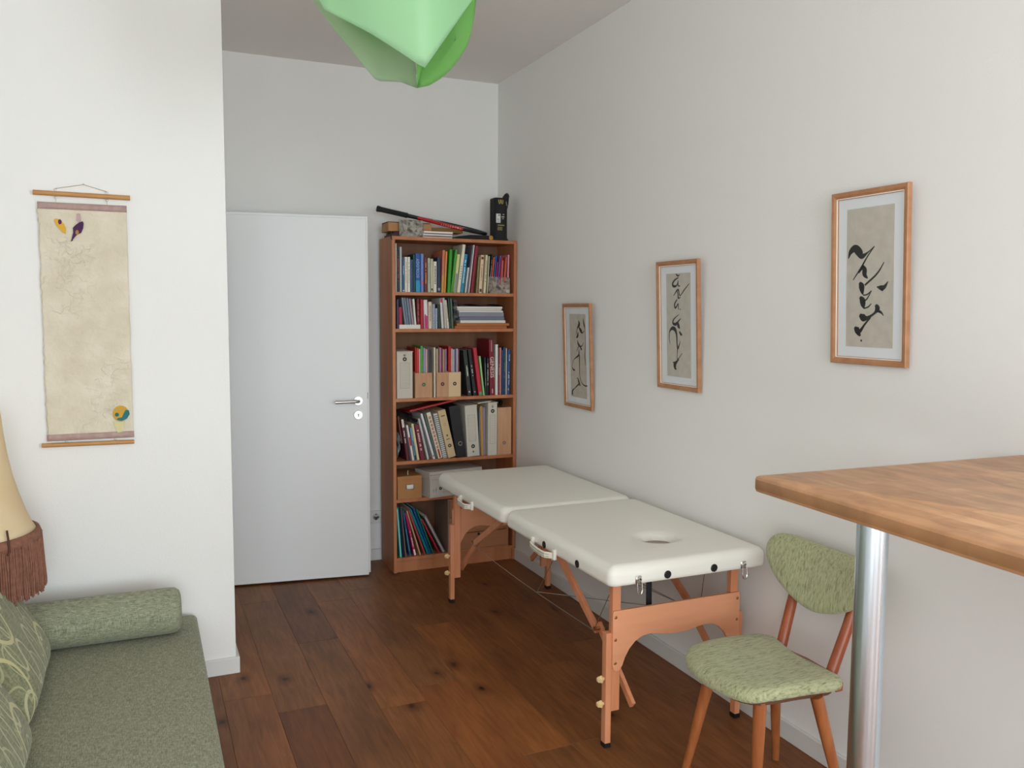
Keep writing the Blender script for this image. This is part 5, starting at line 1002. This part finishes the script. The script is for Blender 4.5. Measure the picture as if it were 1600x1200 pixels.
bm = nb(); lathe(bm, [(.045, H - PD.z), (.045, H - PD.z - .02), (.012, H - PD.z - .035), (.004, H - PD.z - .04)], 24); mesh_obj('ceiling_rose', bm, TRIM, pn, True)
bm = nb(); lathe(bm, [(.02, .08), (.02, .03), (.032, -.01), (.030, -.04), (.004, -.06)], 20); mesh_obj('bulb_holder', bm, flat('e0e0da', .4), pn, True)

# ------------------------------------------------------------------ bar table
bt = thing('bar_table', 'high bar table with a thick light wood worktop on a round steel leg', 'table', (-.874, -3.637, 0), (0, 0, R(-2.6)))
def butcher():
    m = bpy.data.materials.new('oiled_beech_staves'); m.use_nodes = True; nt = m.node_tree; N = nt.nodes.new; L = nt.links.new; bs = nt.nodes['Principled BSDF']; tc = N('ShaderNodeTexCoord')
    mp = N('ShaderNodeMapping'); mp.inputs['Rotation'].default_value = (0, 0, R(90)); L(tc.outputs['Object'], mp.inputs[0])
    br = N('ShaderNodeTexBrick'); br.offset = .37; br.offset_frequency = 2; br.squash = 1; br.inputs['Scale'].default_value = 1; br.inputs['Mortar Size'].default_value = .0003; br.inputs['Brick Width'].default_value = .27; br.inputs['Row Height'].default_value = .042; br.inputs['Bias'].default_value = 0
    br.inputs['Color1'].default_value = lin('c2926a'); br.inputs['Color2'].default_value = lin('d8ac82'); br.inputs['Mortar'].default_value = lin('a87c54'); L(mp.outputs[0], br.inputs['Vector'])
    n1 = N('ShaderNodeTexNoise'); n1.inputs['Scale'].default_value = 7; n1.inputs['Detail'].default_value = 8; n1.inputs['Distortion'].default_value = 1.0; m2 = N('ShaderNodeMapping'); m2.inputs['Scale'].default_value = (2.4, 1.2, 1); L(tc.outputs['Object'], m2.inputs[0]); L(m2.outputs[0], n1.inputs['Vector'])
    r = N('ShaderNodeValToRGB'); e = r.color_ramp.elements; e[0].position = .3; e[0].color = (.72, .68, .64, 1); e[1].position = .68; e[1].color = (1.12, 1.10, 1.06, 1); L(n1.outputs['Fac'], r.inputs[0])
    mx = N('ShaderNodeMix'); mx.data_type = 'RGBA'; mx.blend_type = 'MULTIPLY'; mx.inputs[0].default_value = 1; L(br.outputs['Color'], mx.inputs[6]); L(r.outputs[0], mx.inputs[7]); L(mx.outputs[2], bs.inputs['Base Color'])
    bs.inputs['Roughness'].default_value = .42; n2 = N('ShaderNodeTexNoise'); n2.inputs['Scale'].default_value = 250; L(m2.outputs[0], n2.inputs['Vector']); bp = N('ShaderNodeBump'); bp.inputs['Strength'].default_value = .08; L(n2.outputs['Fac'], bp.inputs['Height']); L(bp.outputs[0], bs.inputs['Normal']); return m
BUT = butcher()
bm = nb(); prism(bm, [(.010, 0), (.003, -.003), (0, -.010), (0, -1.75), (.79, -1.75), (.869, 0)], 'z', 1.171, 1.210, .009); mesh_obj('worktop', bm, BUT, bt, True)
for x, y, s in ((.168, -.085, .008), (.33, -.10, .006), (.145, -.27, .004)):
    pass
bm = nb(); lathe(bm, [(.0308, .004), (.0308, 1.1705)], 40, Matrix.Translation((.0, 0, 0))); col_x, col_y = .060, -.308
bmesh.ops.translate(bm, vec=(col_x + .0, col_y, 0), verts=bm.verts[:]); mesh_obj('table_leg', bm, mat('satin_steel_tube', 'd0dfe9', .25, 1), bt, True)
bm = nb(); lathe(bm, [(.036, 0), (.036, .010)], 30); bmesh.ops.translate(bm, vec=(col_x, col_y, 0), verts=bm.verts[:]); mesh_obj('foot_disc', bm, BLACK, bt, True)

# ------------------------------------------------------------------ chair
ch = thing('dining_chair', 'mid-century wooden chair with pale green fabric seat and kidney-shaped backrest', 'chair', (-.36, -3.08, 0))
def chair_mat(name='pistachio_bouclé'.replace('é', 'e'), rot=(0, 0, 0), st=(22, 150, 60)):
    m = bpy.data.materials.new(name); m.use_nodes = True; nt = m.node_tree; N = nt.nodes.new; L = nt.links.new; bs = nt.nodes['Principled BSDF']; tc = N('ShaderNodeTexCoord')
    mp = N('ShaderNodeMapping'); mp.inputs['Rotation'].default_value = rot; mp.inputs['Scale'].default_value = st; L(tc.outputs['Object'], mp.inputs[0])
    n = N('ShaderNodeTexNoise'); n.inputs['Scale'].default_value = 1.6; n.inputs['Detail'].default_value = 5; n.inputs['Distortion'].default_value = .6; n.inputs['Roughness'].default_value = .65; L(mp.outputs[0], n.inputs['Vector'])
    r = N('ShaderNodeValToRGB'); e = r.color_ramp.elements; e[0].position = .33; e[0].color = lin('6f7654'); e[1].position = .62; e[1].color = lin('b9bc96'); q = e.new(.45); q.color = lin('a3a67e'); L(n.outputs['Fac'], r.inputs[0]); L(r.outputs[0], bs.inputs['Base Color'])
    bs.inputs['Roughness'].default_value = .9; bs.inputs['Sheen Weight'].default_value = .25; bs.inputs['Specular IOR Level'].default_value = .2
    bp = N('ShaderNodeBump'); bp.inputs['Strength'].default_value = .4; bp.inputs['Distance'].default_value = .003; L(n.outputs['Fac'], bp.inputs['Height']); L(bp.outputs[0], bs.inputs['Normal']); return m
SEATF = chair_mat('pistachio_boucle', (0, 0, R(8))); BACKF = chair_mat('pistachio_boucle_upright', (0, 0, 0), (90, 150, 16))
cl = ch.location.copy()
def co(name, bm, m, smooth=False, par=None):
    bmesh.ops.translate(bm, vec=-cl, verts=bm.verts[:]); return mesh_obj(name, bm, m, par or ch, smooth)
def smooth_loop(P, n=8):
    Q = []; N_ = len(P); P = [Vector((*p, 0)) for p in P]
    for i in range(N_):
        p0, p1, p2, p3 = P[i - 1], P[i], P[(i + 1) % N_], P[(i + 2) % N_]
        for k in range(n):
            t = k / n; Q.append(.5 * ((2 * p1) + (p2 - p0) * t + (2 * p0 - 5 * p1 + 4 * p2 - p3) * t * t + (3 * p1 - 3 * p2 + p3 - p0) * t ** 3))
    return Q
seat = smooth_loop([(-.50, -2.885), (-.555, -2.95), (-.578, -3.06), (-.568, -3.17), (-.535, -3.245), (-.47, -3.268), (-.35, -3.278), (-.245, -3.290), (-.200, -3.272), (-.200, -3.19), (-.203, -3.07), (-.172, -2.95), (-.175, -2.905), (-.22, -2.872), (-.33, -2.858), (-.43, -2.862)])
sc0 = Vector((-.36, -3.075, 0))
bm = nb(); rings = []
for s, z in ((.93, .422), (.985, .426), (1.0, .437), (.992, .449), (.965, .458), (.90, .4635), (.75, .4655), (.5, .464), (.25, .4635)):
    rings.append([bm.verts.new((sc0.x + (p.x - sc0.x) * s, sc0.y + (p.y - sc0.y) * s, z - .010 * max(0, (-(sc0.x + (p.x - sc0.x) * s) - .48) / .1) ** 1.2)) for p in seat])
for a, b in zip(rings, rings[1:]):
    n = len(a)
    for k in range(n): bm.faces.new((a[k], a[(k + 1) % n], b[(k + 1) % n], b[k]))
bm.faces.new(rings[0][::-1]); bm.faces.new(rings[-1]); co('seat', bm, SEATF, 'all')
bm = nb(); prism(bm, [(sc0.x + (p.x - sc0.x) * .88, sc0.y + (p.y - sc0.y) * .88) for p in seat[::2]], 'z', .404, .424, .003); co('seat_board', bm, mat('dark_seat_board', '5c3820', .6), True)
bm = nb(); prism(bm, [(-.190, -2.925), (-.165, -2.940), (-.150, -3.07), (-.158, -3.20), (-.185, -3.262), (-.212, -3.262), (-.20, -3.10)], 'z', .404, .434, .004); co('rear_rail', bm, CHAIRR, True)
for top, foot in (((-.468, -2.975, .41), (-.514, -2.893, 0)), ((-.476, -3.222, .41), (-.469, -3.206, 0)), ((-.212, -2.985, .41), (-.139, -2.922, 0)), ((-.292, -3.262, .41), (-.170, -3.280, 0))):
    bm = nb(); t_, f_ = Vector(top), Vector(foot); tube(bm, [f_, f_.lerp(t_, .03), f_.lerp(t_, .6), t_], [.0115, .0125, .018, .0205], 18); co('leg', bm, CHAIRW, True)
for a, b, c in (((-.183, -2.975, .425), (-.118, -2.953, .585), (-.070, -2.935, .70)), ((-.193, -3.212, .425), (-.125, -3.213, .585), (-.078, -3.208, .70))):
    bm = nb(); tube(bm, [a, b, c], [.0185, .0175, .015], 18); co('back_post', bm, CHAIRR, True)
# backrest: kidney outline, curved around the sitter, leaning back
YB, ZB = -3.075, .715
out = smooth_loop([(-.245, .042), (-.225, .082), (-.17, .094), (-.08, .090), (0, .088), (.08, .090), (.17, .094), (.225, .082), (.245, .042), (.225, -.010), (.165, -.065), (.085, -.104), (0, -.120), (-.085, -.104), (-.165, -.065), (-.225, -.010)])
def bp_(u, v, d):   # u across (towards -y), v up, d towards the sitter
    return Vector((-.098 - d - .55 * u * u + .30 * v + 0, YB - u, ZB + v))
bm = nb(); rings = []
for s, d in ((.0, -.006), (.5, -.0065), (.9, -.008), (.98, -.003), (1.0, .006), (.985, .016), (.94, .024), (.82, .030), (.55, .034), (.25, .035)):
    if s == 0: continue
    rings.append([bm.verts.new(bp_(p.x * s, p.y * s, d)) for p in out])
for a, b in zip(rings, rings[1:]):
    n = len(a)
    for k in range(n): bm.faces.new((a[k], a[(k + 1) % n], b[(k + 1) % n], b[k]))
bm.faces.new(rings[0][::-1]); bm.faces.new(rings[-1]); co('backrest', bm, BACKF, 'all')
